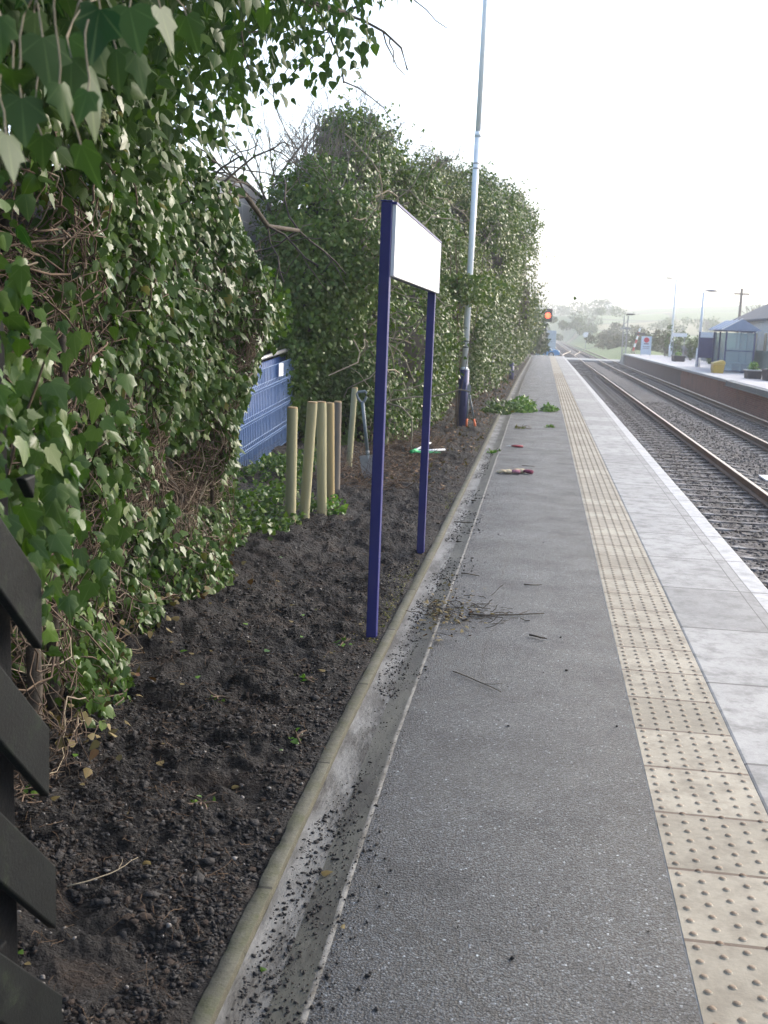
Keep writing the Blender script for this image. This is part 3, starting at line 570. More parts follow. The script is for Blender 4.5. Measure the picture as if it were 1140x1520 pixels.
# ---------------------------------------------------------------- diagonal paling fence at the left
m_tar = M('tarred_wood', (.002, .0025, .0035), (.004, .0045, .0055), 10, .7, .3, 60, spec=.15)
t = thing('diagonal_fence', (-.98, 1.0, 0), 'black painted fence of diagonal slats at the edge of the soil bed', 'fence')
FX = -.938
for k in range(-9, 9):
    # slats run down and forward at 45 degrees, cut off plumb at the far end
    zt = .945 + .31*(k - 0) ; yE = 1.925 + .065*(.95 - zt); zl = zt; w = .145
    y0 = yE - 1.9; lo = zl - .0; P_ = [(yE, lo), (yE, lo + w), (y0, lo + w + (yE - y0)), (y0, lo + (yE - y0))]
    # clip to the fence height
    top = 1.30
    def clip(p):
        out = []
        for a, b in zip(p, p[1:] + p[:1]):
            ia, ib = a[1] <= top, b[1] <= top
            if ia: out.append(a)
            if ia != ib:
                f = (top - a[1]) / (b[1] - a[1]); out.append((a[0] + (b[0] - a[0])*f, top))
        return out
    p = clip(P_)
    def clipz(p, z0):
        out = []
        for a, b in zip(p, p[1:] + p[:1]):
            ia, ib = a[1] >= z0, b[1] >= z0
            if ia: out.append(a)
            if ia != ib:
                f = (z0 - a[1]) / (b[1] - a[1]); out.append((a[0] + (b[0] - a[0])*f, z0))
        return out
    p = clipz(p, .03)
    if len(p) < 3: continue
    p = [(a + rng.normal()*.003, b + rng.normal()*.003) for a, b in p]
    g = G(); g.prism(p, 'x', FX - .022, FX); g.build('slat', m_blackwood, t, bevel=.004)
for z in (.32, 1.16):
    g = G(); g.box((FX - .09, .03, z), (FX - .0225, 1.799, z + .08)); g.build('rail', m_tar, t, bevel=.005)
g = G(); g.box((FX - .125, 1.80, -.3), (FX - .052, 1.90, 1.62)); g.build('post', m_tar, t, bevel=.006)

t = thing('fence_ivy', (-.97, 1.95, .9), 'big-leaved ivy trailing over the top of the black slatted fence', 'ivy')
sets = []
for c, r, n, sz in (((-.985, 1.88, 1.42), (.07, .22, .30), 140, .052), ((-.95, 1.98, 1.15), (.05, .10, .25), 34, .056), ((-1.12, 2.35, 1.25), (.16, .35, .45), 170, .052)):
    d = nrm(rn(n))*(rng.random((n, 1))**.4); P = np.array(c) + d*np.array(r); sets.append(leaves(P, nrm(rn(n, .4) + [.15, 0, -1]), nrm(rn(n, .4) + [.6, -.6, .4]), sz*rng.uniform(.5, 1.2, n), LOBED, rng.random(n)*.7))
leafobj('leaves', sets, m_green1, t)
for q in range(4):
    raw('stem', *tubes(walk([[-1.0 - .03*q, 1.8 + .09*q, .8 + .1*q]], [[-.02, .0, 1.]], [rng.uniform(.6, .8)], 10, .12), np.linspace(.005, .002, 10)[None], 5), m_stem, t)

# ---------------------------------------------------------------- foreground ivy hedge
def hface(y, z):                                               # how far left the front of the ivy stands
    base = np.interp(y, [1.9, 2.6, 3.6, 5, 6.6, 7.3, 8.1], [-1.5, -1.62, -1.80, -1.97, -2.02, -2.2, -2.75])
    top = np.interp(z, [0, .35, .9, 1.5, 2.1, 2.6], [.10, -.03, -.05, .06, .16, .05])
    return base + top + (vn2(y*1.6, z*1.6, 8) - .5)*.34 + (vn2(y*4.5, z*4.5, 9) - .5)*.14 + .10*(y > 6.5)*np.clip((z - 1)/.8, 0, 1)
hedge = thing('ivy_hedge', (-2.3, 5, 0), 'tall tangled ivy hedge with bare brown stems beside the dug soil bed', 'hedge')
n = 60000
y = rng.uniform(2.0, 8.1, n); z = rng.random(n)*np.interp(y, [2, 5.0, 6.6, 8.1], [2.85, 2.75, 2.12, 1.95])
dens = vn2(y*2.4, z*2.4, 11)*.72 + vn2(y*7, z*7, 12)*.5 - .10 + np.interp(z, [0, .4, 1.1, 1.5, 2.0, 2.8], [.02, -.06, -.05, .10, .26, .3]) + .12*np.clip((z - 1.0), 0, .5)*(y > 5.6) + .13*(z < 1.3)*(y > 5.0)
dens = dens - .30*np.exp(-((y - 4.0)/.95)**2 - ((z - 1.72)/.36)**2) - .12*np.exp(-((y - 3.2)/.8)**2 - ((z - 1.3)/.3)**2)
k = (dens > .54 + .16*rng.random(n)) ; y, z = y[k], z[k]; n = len(y)
dp = rng.exponential(.11, n) - .06; x = hface(y, z) - dp
P = np.c_[x, y, z]; Nm = nrm(np.array([.8, -.45, .45]) + rn(n, .42)); T = nrm(np.c_[rng.normal(size=n)*.5 + .3, rng.normal(size=n)*.5 - .1, -1 + rng.normal(size=n)*.35])
size = (.022 + .05*rng.random(n)**1.6) * np.where(y < 3.5, .95, 1.0); rnd = np.clip(vn3(P, 2.2, 1)*.55 + rng.random(n)*.45 - .05, 0, .93); rnd[rng.random(n) < .012] = .99
h1 = (rng.random(n) < .55); sets = [leaves(P[h1], T[h1], Nm[h1], size[h1], LOBED, rnd[h1]), leaves(P[~h1], T[~h1], Nm[~h1], size[~h1]*1.05, OVATE, rnd[~h1])]
# end of the hedge facing the stakes
n = 7000; a = rng.random(n); x = -2.25 - 2.0*a; z = rng.uniform(.15, 2.15, n); y = 8.0 + (vn2(x*2, z*2, 14) - .5)*.7 - rng.exponential(.12, n) + .25*np.clip(z - 1, 0, 1)
sets.append(leaves(np.c_[x, y, z], nrm(rn(n, .5) + [0.1, .1, -1]), nrm(rn(n, .5) + [.3, -.6, .5]), rng.uniform(.035, .06, n), OVATE))
# sprays that reach out over the blue fence
for c, r, n in (((-2.2, 8.1, 1.7), (.30, .35, .36), 1300), ((-2.45, 8.1, 1.25), (.25, .3, .25), 500), ((-2.6, 8.2, .85), (.2, .3, .3), 350), ((-2.4, 8.1, 1.92), (.33, .5, .22), 700)):
    d = nrm(rn(n)) * (rng.random((n, 1))**.5); P = np.array(c) + d*np.array(r)
    sets.append(leaves(P, nrm(rn(n, .55) + [.1, 0, -.9]), nrm(rn(n, .5) + [.4, -.5, .5]), rng.uniform(.035, .062, n), OVATE))
leafobj('leaves', sets, m_green1, hedge)
# added solid core that stops see-through, interior shade put into its colour
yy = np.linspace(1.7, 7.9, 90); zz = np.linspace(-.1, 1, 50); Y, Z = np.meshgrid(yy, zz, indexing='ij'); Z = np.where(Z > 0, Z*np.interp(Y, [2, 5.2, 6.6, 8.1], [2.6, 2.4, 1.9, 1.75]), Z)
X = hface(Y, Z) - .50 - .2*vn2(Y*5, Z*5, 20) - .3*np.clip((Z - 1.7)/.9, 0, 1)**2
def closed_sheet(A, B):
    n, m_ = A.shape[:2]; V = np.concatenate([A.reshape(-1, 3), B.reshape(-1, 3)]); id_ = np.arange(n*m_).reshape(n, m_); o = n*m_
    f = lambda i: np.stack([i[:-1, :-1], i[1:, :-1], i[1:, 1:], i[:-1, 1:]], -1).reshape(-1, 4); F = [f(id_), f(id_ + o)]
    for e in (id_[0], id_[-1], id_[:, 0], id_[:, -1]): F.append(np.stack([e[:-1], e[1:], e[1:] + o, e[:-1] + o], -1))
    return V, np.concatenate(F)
raw('shade_core', *closed_sheet(np.stack([X, Y, Z], -1), np.stack([0*X - 4.2, Y, Z], -1)), m_core, hedge)
# tangle of stems over the face
def hstems(n, zlo, zhi, L, r, K, wob, flat, seed_y=(2.2, 7.8)):
    y = rng.uniform(*seed_y, n); z = zlo + (zhi - zlo)*rng.random(n); x = hface(y, z) - rng.exponential(.06, n) + .02
    d = rn(n); d[:, 0] *= .25; d[:, 2] *= flat; P = walk(np.c_[x, y, z], d, L*rng.uniform(.4, 1.2, n), K, wob)
    lim = hface(P[..., 1], P[..., 2]) + .05; P[..., 0] = np.where(P[..., 0] > lim, lim - .3*(P[..., 0] - lim), P[..., 0]); P[..., 2] = np.maximum(P[..., 2], .012)
    return tubes(P, np.repeat(r*rng.uniform(.5, 1.4, (n, 1)), K, 1)*np.linspace(1, .6, K), 4)
raw('stems', *cat_geo([hstems(1300, .0, 2.0, .7, .0035, 9, .42, .8), hstems(450, .0, .75, .35, .0018, 7, .5, .6, (2.4, 7.6)), hstems(420, .1, 1.2, .45, .0026, 8, .45, 1.0, (4.5, 7.7)), hstems(1200, .6, 1.9, .5, .0026, 8, .45, .8)]), m_stem, hedge)
raw('dead_stems', *cat_geo([hstems(300, .1, 1.9, .8, .0028, 9, .38, .9), hstems(260, .0, .45, .3, .0018, 7, .55, .35, (4.2, 7.6))]), m_vine, hedge)
y = np.array([3.1, 3.5, 4.0, 4.3, 4.9, 5.3, 5.8, 6.1, 6.7, 7.2, 7.6]); n = len(y); x = hface(y, 0*y + .4) - .06
Pt = walk(np.c_[x, y, 0*y - .05], np.tile([.02, 0, 1.], (n, 1)), rng.uniform(1.6, 2.3, n), 12, .22, np.array([0, 0, .12])); Pt[..., 0] = np.minimum(Pt[..., 0], hface(Pt[..., 1], Pt[..., 2]) - .02)
for k in range(n): raw('trunk', *tubes(Pt[k:k+1], np.linspace(.026, .012, 12)[None]*rng.uniform(.6, 1.2), 7), m_bark, hedge, smooth=True)
# dead leaves caught at the foot of the hedge
n = 300; y = rng.uniform(3.4, 7.6, n); x = hface(y, 0*y + .1) + rng.normal(size=n)*.09; P = np.c_[x, y, np.maximum(soil_h(x, y), 0) + rng.random(n)*.10]
tag(leafobj('dead_leaves', [leaves(P, rn(n), nrm(rn(n, .5) + [.3, -.3, 1]), rng.uniform(.025, .05, n), OVATE)], m_brownl, None), kind='stuff')

# ---------------------------------------------------------------- ivy-clad tree leaning over the camera
tree = thing('ivy_clad_tree', (-2.5, 4.3, 0), 'big ivy-clad tree whose leafy boughs hang over the top left corner', 'tree')
bo = []
for a, b, r in (((-2.5, 4.3, -.1), (-2.3, 4.2, 2.6), .11), ((-2.3, 4.2, 2.4), (-.8, 2.2, 3.1), .05), ((-2.3, 4.2, 2.5), (-.7, 3.9, 3.3), .045), ((-2.3, 4.2, 2.6), (-1.2, 6.2, 3.3), .045), ((-1.6, 3.2, 2.75), (-.75, 1.3, 2.3), .02), ((-2.3, 4.2, 2.55), (-2.4, 6.0, 3.6), .05), ((-2.3, 4.6, 1.9), (-1.75, 7.6, 2.25), .03)):
    a, b = np.array(a), np.array(b); q = [a + (b - a)*f + np.array([0, 0, .25*sin(pi*f)*(r < .1)]) + rng.normal(size=3)*.05*(0 < f < 1) for f in np.linspace(0, 1, 8)]
    bo.append((np.array(q), np.linspace(r, r*.45, 8)))
g = G(); g.tube(bo[0][0], bo[0][1], 12); g.build('trunk', m_bark, tree, True)
for q, r in bo[1:]:
    g = G(); g.tube(q, r, 8); g.build('bough', m_bark, tree, True)
tw = []
for q, r in bo[1:]:
    for _ in range(15):
        tw = []; i0 = rng.integers(2, 8); grow(q[i0], nrm(rng.normal(size=3) + [.35, 0, .0]), .5, .008, 1, tw, (2, 3), .7, -.1, .6, 5, .3); raw('twig', *grow_geo(tw, 4, .0015), m_bark, tree)

BL = [((-.80, 1.42, 2.06), (.21, .32, .20), 60, .082, LOBED, m_green0), ((-.92, 1.25, 2.2), (.26, .3, .16), 70, .075, LOBED, m_green0), ((-1.0, 2.15, 2.60), (.6, .75, .30), 800, .068, LOBED, m_green0),
      ((-.86, 1.75, 2.32), (.36, .35, .17), 170, .065, LOBED, m_green0), ((-1.25, 2.7, 2.5), (.5, .7, .32), 900, .06, OVATE, m_green0), ((-1.15, 3.6, 2.95), (.62, .8, .33), 2300, .06, LONG, m_green0),
      ((-1.0, 3.3, 3.05), (.55, .7, .3), 1500, .06, LONG, m_green0), ((-.86, 3.9, 3.08), (.42, .6, .28), 1500, .06, LONG, m_green0), ((-1.75, 4.0, 2.65), (.6, 1.2, .55), 2600, .055, OVATE, m_green0), ((-1.55, 5.5, 3.1), (.65, .8, .38), 1300, .055, OVATE, m_green0),
      ((-2.6, 4.5, 2.9), (.85, 1.4, .8), 2800, .055, OVATE, m_green0), ((-1.3, 5.0, 3.35), (.7, 1.0, .4), 1300, .06, LONG, m_green0), ((-1.4, 2.0, 2.05), (.35, .7, .5), 700, .055, OVATE, m_green0), ((-1.25, 2.2, 3.3), (.9, 1.5, .5), 1500, .07, OVATE, m_green0), ((-2.2, 6.6, 2.7), (.4, .7, .35), 170, .055, OVATE, m_green0)]
sets = []
for c, r, n, sz, tm, mm in BL:
    d = nrm(rn(n)) * (rng.random((n, 1))**.42); P = np.array(c) + d*np.array(r)*np.array([1, 1, 1]); P += (vn3(P, 3, 4)[:, None] - .5)*.15
    k = vn3(P, 4.5, 7) > .30; P = P[k]; n = len(P); lo = .35 if sz > .07 else .5
    k = ~((P[:, 0] > -.52 - .06*(P[:, 1] - 1)) & (P[:, 1] < 2.3)); P = P[k]; n = len(P)
    sets.append(leaves(P, nrm(rn(n, lo) + [.08, -.02, -1]), nrm(rn(n, .5) + [.5, -.6, .35]), sz*rng.uniform(.6, 1.15, n), tm))
HL = np.array([(-.61, 1.32, 1.88), (-.59, 1.36, 1.88), (-.65, 1.28, 1.89), (-.65, 1.26, 1.81), (-.59, 1.4, 1.99), (-.59, 1.5, 2.02), (-.64, 1.34, 1.94), (-.6, 1.65, 2.06), (-.65, 1.3, 1.86), (-.64, 1.45, 1.83), (-.65, 1.25, 1.94), (-.61, 1.8, 2.09), (-.68, 1.5, 1.98), (-.72, 1.5, 1.85), (-.65, 1.6, 1.99), (-.63, 1.4, 1.93), (-.67, 1.38, 1.98), (-.60, 1.55, 1.97)]); n = len(HL)
sets.append(leaves(HL, nrm(rn(n, .28) + [.1, .05, -1]), nrm(rn(n, .4) + [.45, -.7, .3]), rng.uniform(.042, .066, n), LOBED, rng.uniform(.0, .4, n)))
for q in HL: raw('leaf_stalk', *tubes(walk([q], [[-.2, .1, 1.]], [rng.uniform(.06, .16)], 6, .2), np.full((1, 6), .0012), 4), m_vine, tree)
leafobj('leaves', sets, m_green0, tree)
for c in ((-.86, 1.95, 2.18), (-.9, 2.1, 2.12), (-.98, 2.3, 2.02), (-.80, 2.2, 2.32), (-1.02, 1.75, 2.2), (-.84, 2.6, 2.5), (-1.05, 2.0, 2.4)):
    n = 90; n = 120; d = nrm(rn(n)); c = np.array(c); raw('flower_head', *stones(c + d*np.array([.023, .023, .020])*rng.uniform(.8, 1.08, (n, 1)), .0042*rng.uniform(.7, 1.3, n), .4, 1.0), m_umbel, tree)

# ---------------------------------------------------------------- bare shrub against the sky
sh = thing('bare_tree', (-3.55, 14.7, 0), 'leafless twiggy tree standing between the grey block gable and the first ivy mass', 'tree')
out = []; grow((-3.55, 14.7, -.1), (.02, 0, 1), 3.1, .06, 0, out, K=8, wob=.06)
top = out[0][0][-1]; g = G(); g.tube(out[0][0], out[0][1], 9); g.build('trunk', m_bark, sh, True)
out = []
for k, dr in enumerate(((-.5, .1, .8), (.5, -.1, .8), (.15, .5, 1), (.75, 0, .55), (.3, -.3, 1), (.9, .2, .9), (-.9, 0, .5), (.6, .3, 1.2), (.8, -.2, 1.1), (.5, .1, 1.4), (1.0, .1, 1.0))):
    grow(top - np.array([0, 0, .10*k]), dr, 1.45, .022, 3, out, (3, 4), .62, .40, .68, 5, .24)
raw('branches', *grow_geo(out, 5, .0032), m_twig, sh)
n = 400; idx = rng.integers(0, len(out), n); P = np.array([out[i][0][rng.integers(1, 5)] for i in idx]); k = P[:, 2] < 3.6
leafobj('leaves', [leaves(P[k] + rn(k.sum(), .03), rn(k.sum(), .5) + [0, 0, -.6], rn(k.sum(), .5) + [.5, -.5, .5], rng.uniform(.04, .06, k.sum()), OVATE)], m_green1, sh)

# ---------------------------------------------------------------- ivy-covered trees along the hedge line
m_green2b = leafmat('olive_tree_leaf', [(0, (.034, .058, .012)), (.45, (.070, .102, .016)), (.8, (.115, .142, .024)), (1, (.18, .165, .04))], vein=False)
def ivy_mass(name, label, y0, y1, xc, w, H, lean, n, ls, m, tmpl=SMALL, amp=.5, cs=1.3, bare=0, grp='ivy-covered trees along the platform', cat='tree', stems=0, seed=0, z0=0, endf=.12):
    t = thing(name, (xc, (y0 + y1)/2, 0), label, cat, grp); cy, hy = (y0 + y1)/2, (y1 - y0)/2
    def surf(u, ph, k=1.0):
        y = cy + hy*u*k; e = np.sqrt(np.clip(1 - np.abs(u)**2.3, 0, 1)); cs_, sn = np.cos(ph), np.sin(ph)
        x = np.sign(cs_)*np.abs(cs_)**.78*w*(.55 + .45*e)*k; z = np.abs(sn)**.80*H*1.04*(.30 + .70*e)*k
        p = np.stack([xc + x + lean*(z/H)**1.5, y, z0 + z], -1)
        nn = nrm(np.stack([cs_/w*1.2, u*1.1/1.2*(np.abs(u) > .6), .4*sn + .15], -1))
        a = (vn3(p, .62/cs, seed) - .5)*2.4*amp + (vn3(p, 1.5/cs, seed + 2) - .5)*1.3*amp + (vn3(p, 3.4/cs, seed + 1) - .5)*.7*amp
        return p + nn*a[..., None]*np.clip(p[..., 2:3]/.8, .25, 1), nn
    # most of the leaves go on the side towards the line, the rest round the back
    ph = np.where(rng.random(n) < .8, rng.uniform(0, pi*.62, n), rng.uniform(0, pi, n)); u = rng.uniform(-1, 1, n)
    ends = rng.random(n) < endf; u = np.where(ends, -1 + .28*rng.random(n)**1.5, u)
    p, nn = surf(u, ph); q_ = np.where(ends, np.sqrt(rng.random(n)), 1.0); p[:, 0] = xc + (p[:, 0] - xc)*q_; p[:, 2] *= np.where(ends, .1 + .9*q_, 1); p[:, 1] -= np.where(ends, (1 - q_)*.3, 0); nn = np.where(ends[:, None], nrm(nn + np.array([.2, -.9, .1])*(1.2 - q_[:, None])), nn)
    e1 = .12/hy; d1 = surf(u + e1, ph)[0] - surf(u - e1, ph)[0]; d2 = surf(u, ph + .03)[0] - surf(u, ph - .03)[0]; n2 = nrm(np.cross(d1, d2)); n2 *= np.sign((n2*nn).sum(1, keepdims=True)); nn = np.where(ends[:, None], nn, nrm(n2*.75 + nn*.4))
    p = p - nn*(rng.exponential(.15*cs, n) - .10)[:, None] + rn(n, .04)
    hole = vn3(p, 1.5/cs, seed + 3) + .45*vn3(p, 5/cs, seed + 4); k = hole > .60; p, nn = p[k], nn[k]; p[:, 2] = np.maximum(p[:, 2], .02); n = len(p)
    rnd = np.clip(vn3(p, 1.1/cs, seed + 5)*.6 + rng.random(n)*.5 - .1, 0, 1)
    sets = [leaves(p, nrm(rn(n, .5) + [.05, 0, -.75] + nn*.35), nrm(nn + rn(n, .5) + [0, -.1, .35]), ls*rng.uniform(.65, 1.3, n), tmpl, rnd)]
    # loose shoots that stand out from the mass and break its outline
    ns = 230; us = rng.uniform(-.97, .97, ns); sp_, sn_ = surf(us, rng.uniform(.05, pi*.75, ns)); L_ = rng.uniform(.2, .7, ns)*cs**.6
    W_ = walk(sp_ - sn_*.15, sn_*.8 + rn(ns, .35) + [.1, -.05, .5], L_ + .15, 9, .2, np.array([.02, 0, -.10])); kk = 16; pos = W_[:, 1:][np.arange(ns)[:, None], rng.integers(0, 8, (ns, kk))].reshape(-1, 3) + rn(ns*kk, .035*cs)
    pos[:, 2] = np.maximum(pos[:, 2], .03); sets.append(leaves(pos, nrm(rn(ns*kk, .6) + [.1, 0, -.6]), nrm(rn(ns*kk, .6) + [.3, -.4, .5]), ls*rng.uniform(.7, 1.25, ns*kk), tmpl))
    leafobj('leaves', sets, m, t)
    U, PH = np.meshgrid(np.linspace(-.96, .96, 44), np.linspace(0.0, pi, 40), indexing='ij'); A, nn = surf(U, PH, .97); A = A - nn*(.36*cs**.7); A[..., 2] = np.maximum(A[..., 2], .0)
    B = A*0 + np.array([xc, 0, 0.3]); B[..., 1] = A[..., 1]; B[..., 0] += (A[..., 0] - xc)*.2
    raw('shade_core', *closed_sheet(A, B), m_core, t)  # added inner body, coloured near-black as the shade between the leaves
    g = G(); zt = H*.7; g.tube([(xc + lean*.0, cy, -.1), (xc + .1, cy + .1, zt*.5), (xc + lean*.5, cy, zt)], [.16, .12, .06], 9); g.build('trunk', m_bark, t, True)
    if bare:
        uu = rng.uniform(-.9, .9, bare); pp = rng.uniform(.9, 1.9, bare); P, nn = surf(uu, pp)
        for a, b in zip(P, nn):
            out = []; grow(a - b*.3, b + [.1, -.2, .5], rng.uniform(.4, .9)*cs**.5, .008*cs**.5, 2, out, (2, 4), .5, .2, .6, 5, .3)
            raw('twig', *grow_geo(out, 4, .004*cs**.4), m_twig, t)
    if stems:
        uu = np.where(rng.random(stems) < .5, rng.uniform(-1, -.75, stems), rng.uniform(-1, .9, stems)); pp = rng.uniform(.15, 1.2, stems); P, nn = surf(uu, pp); d = rn(stems) + [0.3, -.2, .7]
        W_ = walk(P + nn*.05, d, rng.uniform(.4, 1.3, stems), 8, .35); [raw('stem', *tubes(W_[i:i+1], rng.uniform(.004, .013)*np.linspace(1, .6, 8)[None], 5), m_vine, t) for i in range(stems)]
    return t
ivy_mass('ivy_covered_tree', 'broad ivy-covered tree directly behind the nameboard and the stakes, pale stems showing', 13.9, 21.3, -3.02, 1.12, 4.22, .1, 100000, .056, m_green2, OVATE, .72, 1.0, bare=26, stems=100, seed=1, endf=.42)
ivy_mass('ivy_covered_tree', 'rounded ivy-covered tree right behind the tall lamp post, next after the stemmy one', 19.2, 28, -3.4, 1.45, 4.95, .25, 80000, .062, m_green2b, SMALL, .78, 1.1, bare=22, stems=30, seed=5)
ivy_mass('ivy_covered_tree', 'darker ivy tree beyond the lamp post, its crown leaning over the path', 25, 37.5, -2.75, 1.45, 5.4, .55, 76000, .076, m_green2, SMALL, .85, 1.3, bare=20, seed=9)
ivy_mass('ivy_covered_tree', 'tallest ivy tree far down the path, crown edge standing against the white sky', 34, 54, -2.75, 1.5, 6.0, .5, 76000, .098, m_green2b, SMALL, .95, 1.6, bare=18, seed=13)
ivy_mass('ivy_covered_tree', 'low last ivy tree before the end of the platform hedge', 49, 78, -2.6, 1.38, 4.7, .25, 58000, .13, m_green2, SMALL, .85, 1.8, bare=14, seed=17)
ivy_mass('evergreen_shrub', 'dark rounded evergreen shrub beside the red crossing signal', 88, 96, -1.75, 1.6, 3.0, .1, 9000, .24, m_green3, SMALL, .4, 1.6, grp=None, cat='shrub', seed=21)
# ivy that has climbed the lamp post
t = thing('climbing_ivy', (-1.3, 18.0, 0), 'ivy shoots climbing round the middle of the lamp post', 'ivy')
n = 3600; z = 1.65 + 1.55*rng.random(n); a = rng.uniform(0, 2*pi, n); r = .06 + rng.exponential(.12, n)*np.interp(z, [1.65, 2.0, 2.8, 3.2], [.7, 1.6, 1.6, .5])
k = vn2(z*3, a*0 + 3) > .33; P = np.c_[-1.3 - .05 + r*np.cos(a), 18.05 + r*np.sin(a), z][k]; n = len(P)
leafobj('leaves', [leaves(P, nrm(rn(n, .5) + [0, 0, -.8]), nrm(rn(n, .5) + [.5, -.7, .4]), .07*rng.uniform(.6, 1.2, n), OVATE)], m_green2, t)
W_ = walk(np.tile([-1.36, 18.12, 0.], (5, 1)) + rn(5, .02), np.tile([0, 0, 1.], (5, 1)), np.full(5, 3.1), 12, .06, np.array([0, 0, .2])); [raw('stem', *tubes(W_[i:i+1], np.full((1, 12), .006), 5), m_stem, t) for i in range(5)]

t = thing('wall_ivy', (-4.0, 13.5, 0), 'ivy spreading over the lower part of the grey block building', 'ivy')
n = 9000; y = rng.uniform(11.2, 17.2, n); z = rng.random(n)*(1.75 + .7*vn2(y*1.3, 0*y, 3) + .25*np.clip(y - 15.5, 0, 1)); P = np.c_[-4.0 + rng.exponential(.09, n), y, z]; k = vn3(P, 2.5, 3) > .36; P = P[k]; n = len(P)
leafobj('leaves', [leaves(P, nrm(rn(n, .5) + [.1, 0, -.8]), nrm(rn(n, .5) + [.7, -.3, .35]), .065*rng.uniform(.6, 1.2, n), OVATE)], m_green2, t)
y = rng.uniform(11.4, 17, 16)
for q in y: raw('stem', *tubes(walk([[-4.03, q, 0]], [[0, 0, 1.]], [rng.uniform(1.5, 2.6)], 10, .15, np.array([.0, 0, .15])), np.linspace(.012, .005, 10)[None], 5), m_stem, t)

# ---------------------------------------------------------------- low ivy between hedge and stakes
n = 14000; x = rng.uniform(-4.2, -1.9, n); y = rng.uniform(7.1, 12.5, n); k = (x < -1.92 - .25*vn2(y*2, x, 3)) & (x < -1.98 - .12*(y - 8.4)*(y > 8.4)); x, y = x[k], y[k]; n = len(x)
hh = .07 + .30*vn2(x*1.7, y*1.7, 5)*np.clip((-1.9 - x)/.6, .12, 1)*np.clip((x + 3.1)/.5, .2, 1); P = np.c_[x, y, hh - rng.exponential(.06, n)]; P[:, 2] = np.maximum(P[:, 2], .02)
o = leafobj('ground_ivy', [leaves(P, nrm(rn(n, .7) + [.1, -.3, -.35]), nrm(rn(n, .45) + [.25, -.4, 1]), rng.uniform(.03, .06, n), OVATE, np.clip(rng.random(n)*.9 + .08, 0, .95))], m_green1, None); stuff(o)
n = 260; y = rng.uniform(7.6, 9.4, n); x = -1.85 - np.abs(rng.normal(size=n))*.12; P = np.c_[x, y, .02 + .09*rng.random(n)]
stuff(leafobj('ivy_runners', [leaves(P, nrm(rn(n, .7) + [.3, -.4, -.1]), nrm(rn(n, .4) + [.2, -.4, 1]), rng.uniform(.03, .05, n), LOBED)], m_green1, None))
def sprig(name, loc, r, n, sz, label, m, cat, grp=None, tm=OVATE):
    t = thing(name, loc, label, cat, grp); c = np.array(loc); d = nrm(rn(n))*(rng.random((n, 1))**.5); P = c + d*np.array(r); P[:, 2] = np.maximum(P[:, 2], loc[2] + .008)
    k = rng.integers(4, 7); W_ = walk(np.tile(c + (0, 0, .015), (k, 1)), rn(k)*np.array([1, 1, .25]) + [.5, 0, .1], np.full(k, r[0]*1.3), 6, .2); W_[..., 2] = np.maximum(W_[..., 2], loc[2] + .008)
    [raw('stem', *tubes(W_[i:i+1], np.linspace(.006, .003, 6)[None], 4), m_stem, t) for i in range(k)]
    leafobj('leaves', [leaves(P, nrm(rn(n, .7) + [.2, -.2, -.1]), nrm(rn(n, .5) + [.1, -.4, 1]), sz*rng.uniform(.6, 1.2, n), tm)], m, t); return t
sprig('yellow_plant', (-1.72, 9.0, .02), (.13, .13, .16), 130, .045, 'small yellow-green weed at the foot of the third stake', m_greenl, 'plant')
sprig('yellow_plant', (-1.95, 14.6, .02), (.2, .2, .42), 170, .05, 'yellowish low plant under the ivy tree just behind the nameboard post', m_greenl, 'plant')
sprig('cut_branch', (-.38, 22.7, .0), (.34, .75, .30), 1500, .075, 'large leafy green cut branch lying across kerb and path', m_greenl, 'branch')
sprig('cut_branch', (-.85, 21.9, .0), (.35, .6, .28), 700, .07, 'darker cut ivy heap trailing from the hedge to the kerb', m_green1, 'branch')
sprig('cut_branch', (.18, 22.9, .0), (.20, .35, .16), 320, .07, 'smaller cut sprig lying at the path end of the big branch', m_greenl, 'branch')
sprig('cut_sprig', (.19, 18.9, .0), (.09, .14, .05), 40, .05, 'tiny green sprig on the path nearest the tactile strip', m_greenl, 'sprig')
sprig('cut_sprig', (-.28, 18.4, .0), (.14, .16, .03), 34, .05, 'flattened olive sprig on the path near the kerb', m_olivel, 'sprig')
sprig('cut_sprig', (-.58, 14.6, -.022), (.10, .16, .05), 60, .045, 'green sprig lying in the drain channel', m_greenl, 'sprig')
# moss and tiny weeds on the kerb edge
n = 2600; y = 4.2 + 16*rng.random(n)**1.3; x = kx(y) - .02 - rng.exponential(.05, n); k = vn2(x*3, y*1.1, 31) > .58; P = np.c_[x, y, soil_h(x, y) + .004][k]; n = len(P)
stuff(leafobj('moss', [leaves(P, nrm(rn(n) + [0, 0, .3]), nrm(rn(n, .4) + [0, 0, 1]), rng.uniform(.006, .018, n), SMALL)], m_olivel, None))
# litter below the hedge further along: dry leaves and stalks on the bank
n = 2600; y = rng.uniform(10.5, 40, n); x = kx(y) - .05 - rng.random(n)*1.2; P = np.c_[x, y, soil_h(x, y) + .012]
stuff(leafobj('leaf_litter', [leaves(P, rn(n), nrm(rn(n, .35) + [0, 0, 1]), rng.uniform(.02, .05, n)*(1 + y/40), SMALL)], m_brownl, None))
n = 1000; y = rng.uniform(10.2, 15.5, n); x = kx(y) - .5 - rng.random(n)*.95; P = np.c_[x, y, soil_h(x, y) + .015 + .03*rng.random(n)]; d = rn(n); d[:, 2] *= .2
stuff(raw('dry_stalks', *tubes(walk(P, d, rng.uniform(.1, .45, n), 6, .35), np.repeat(rng.uniform(.0015, .0035, (n, 1)), 6, 1), 3), m_root))
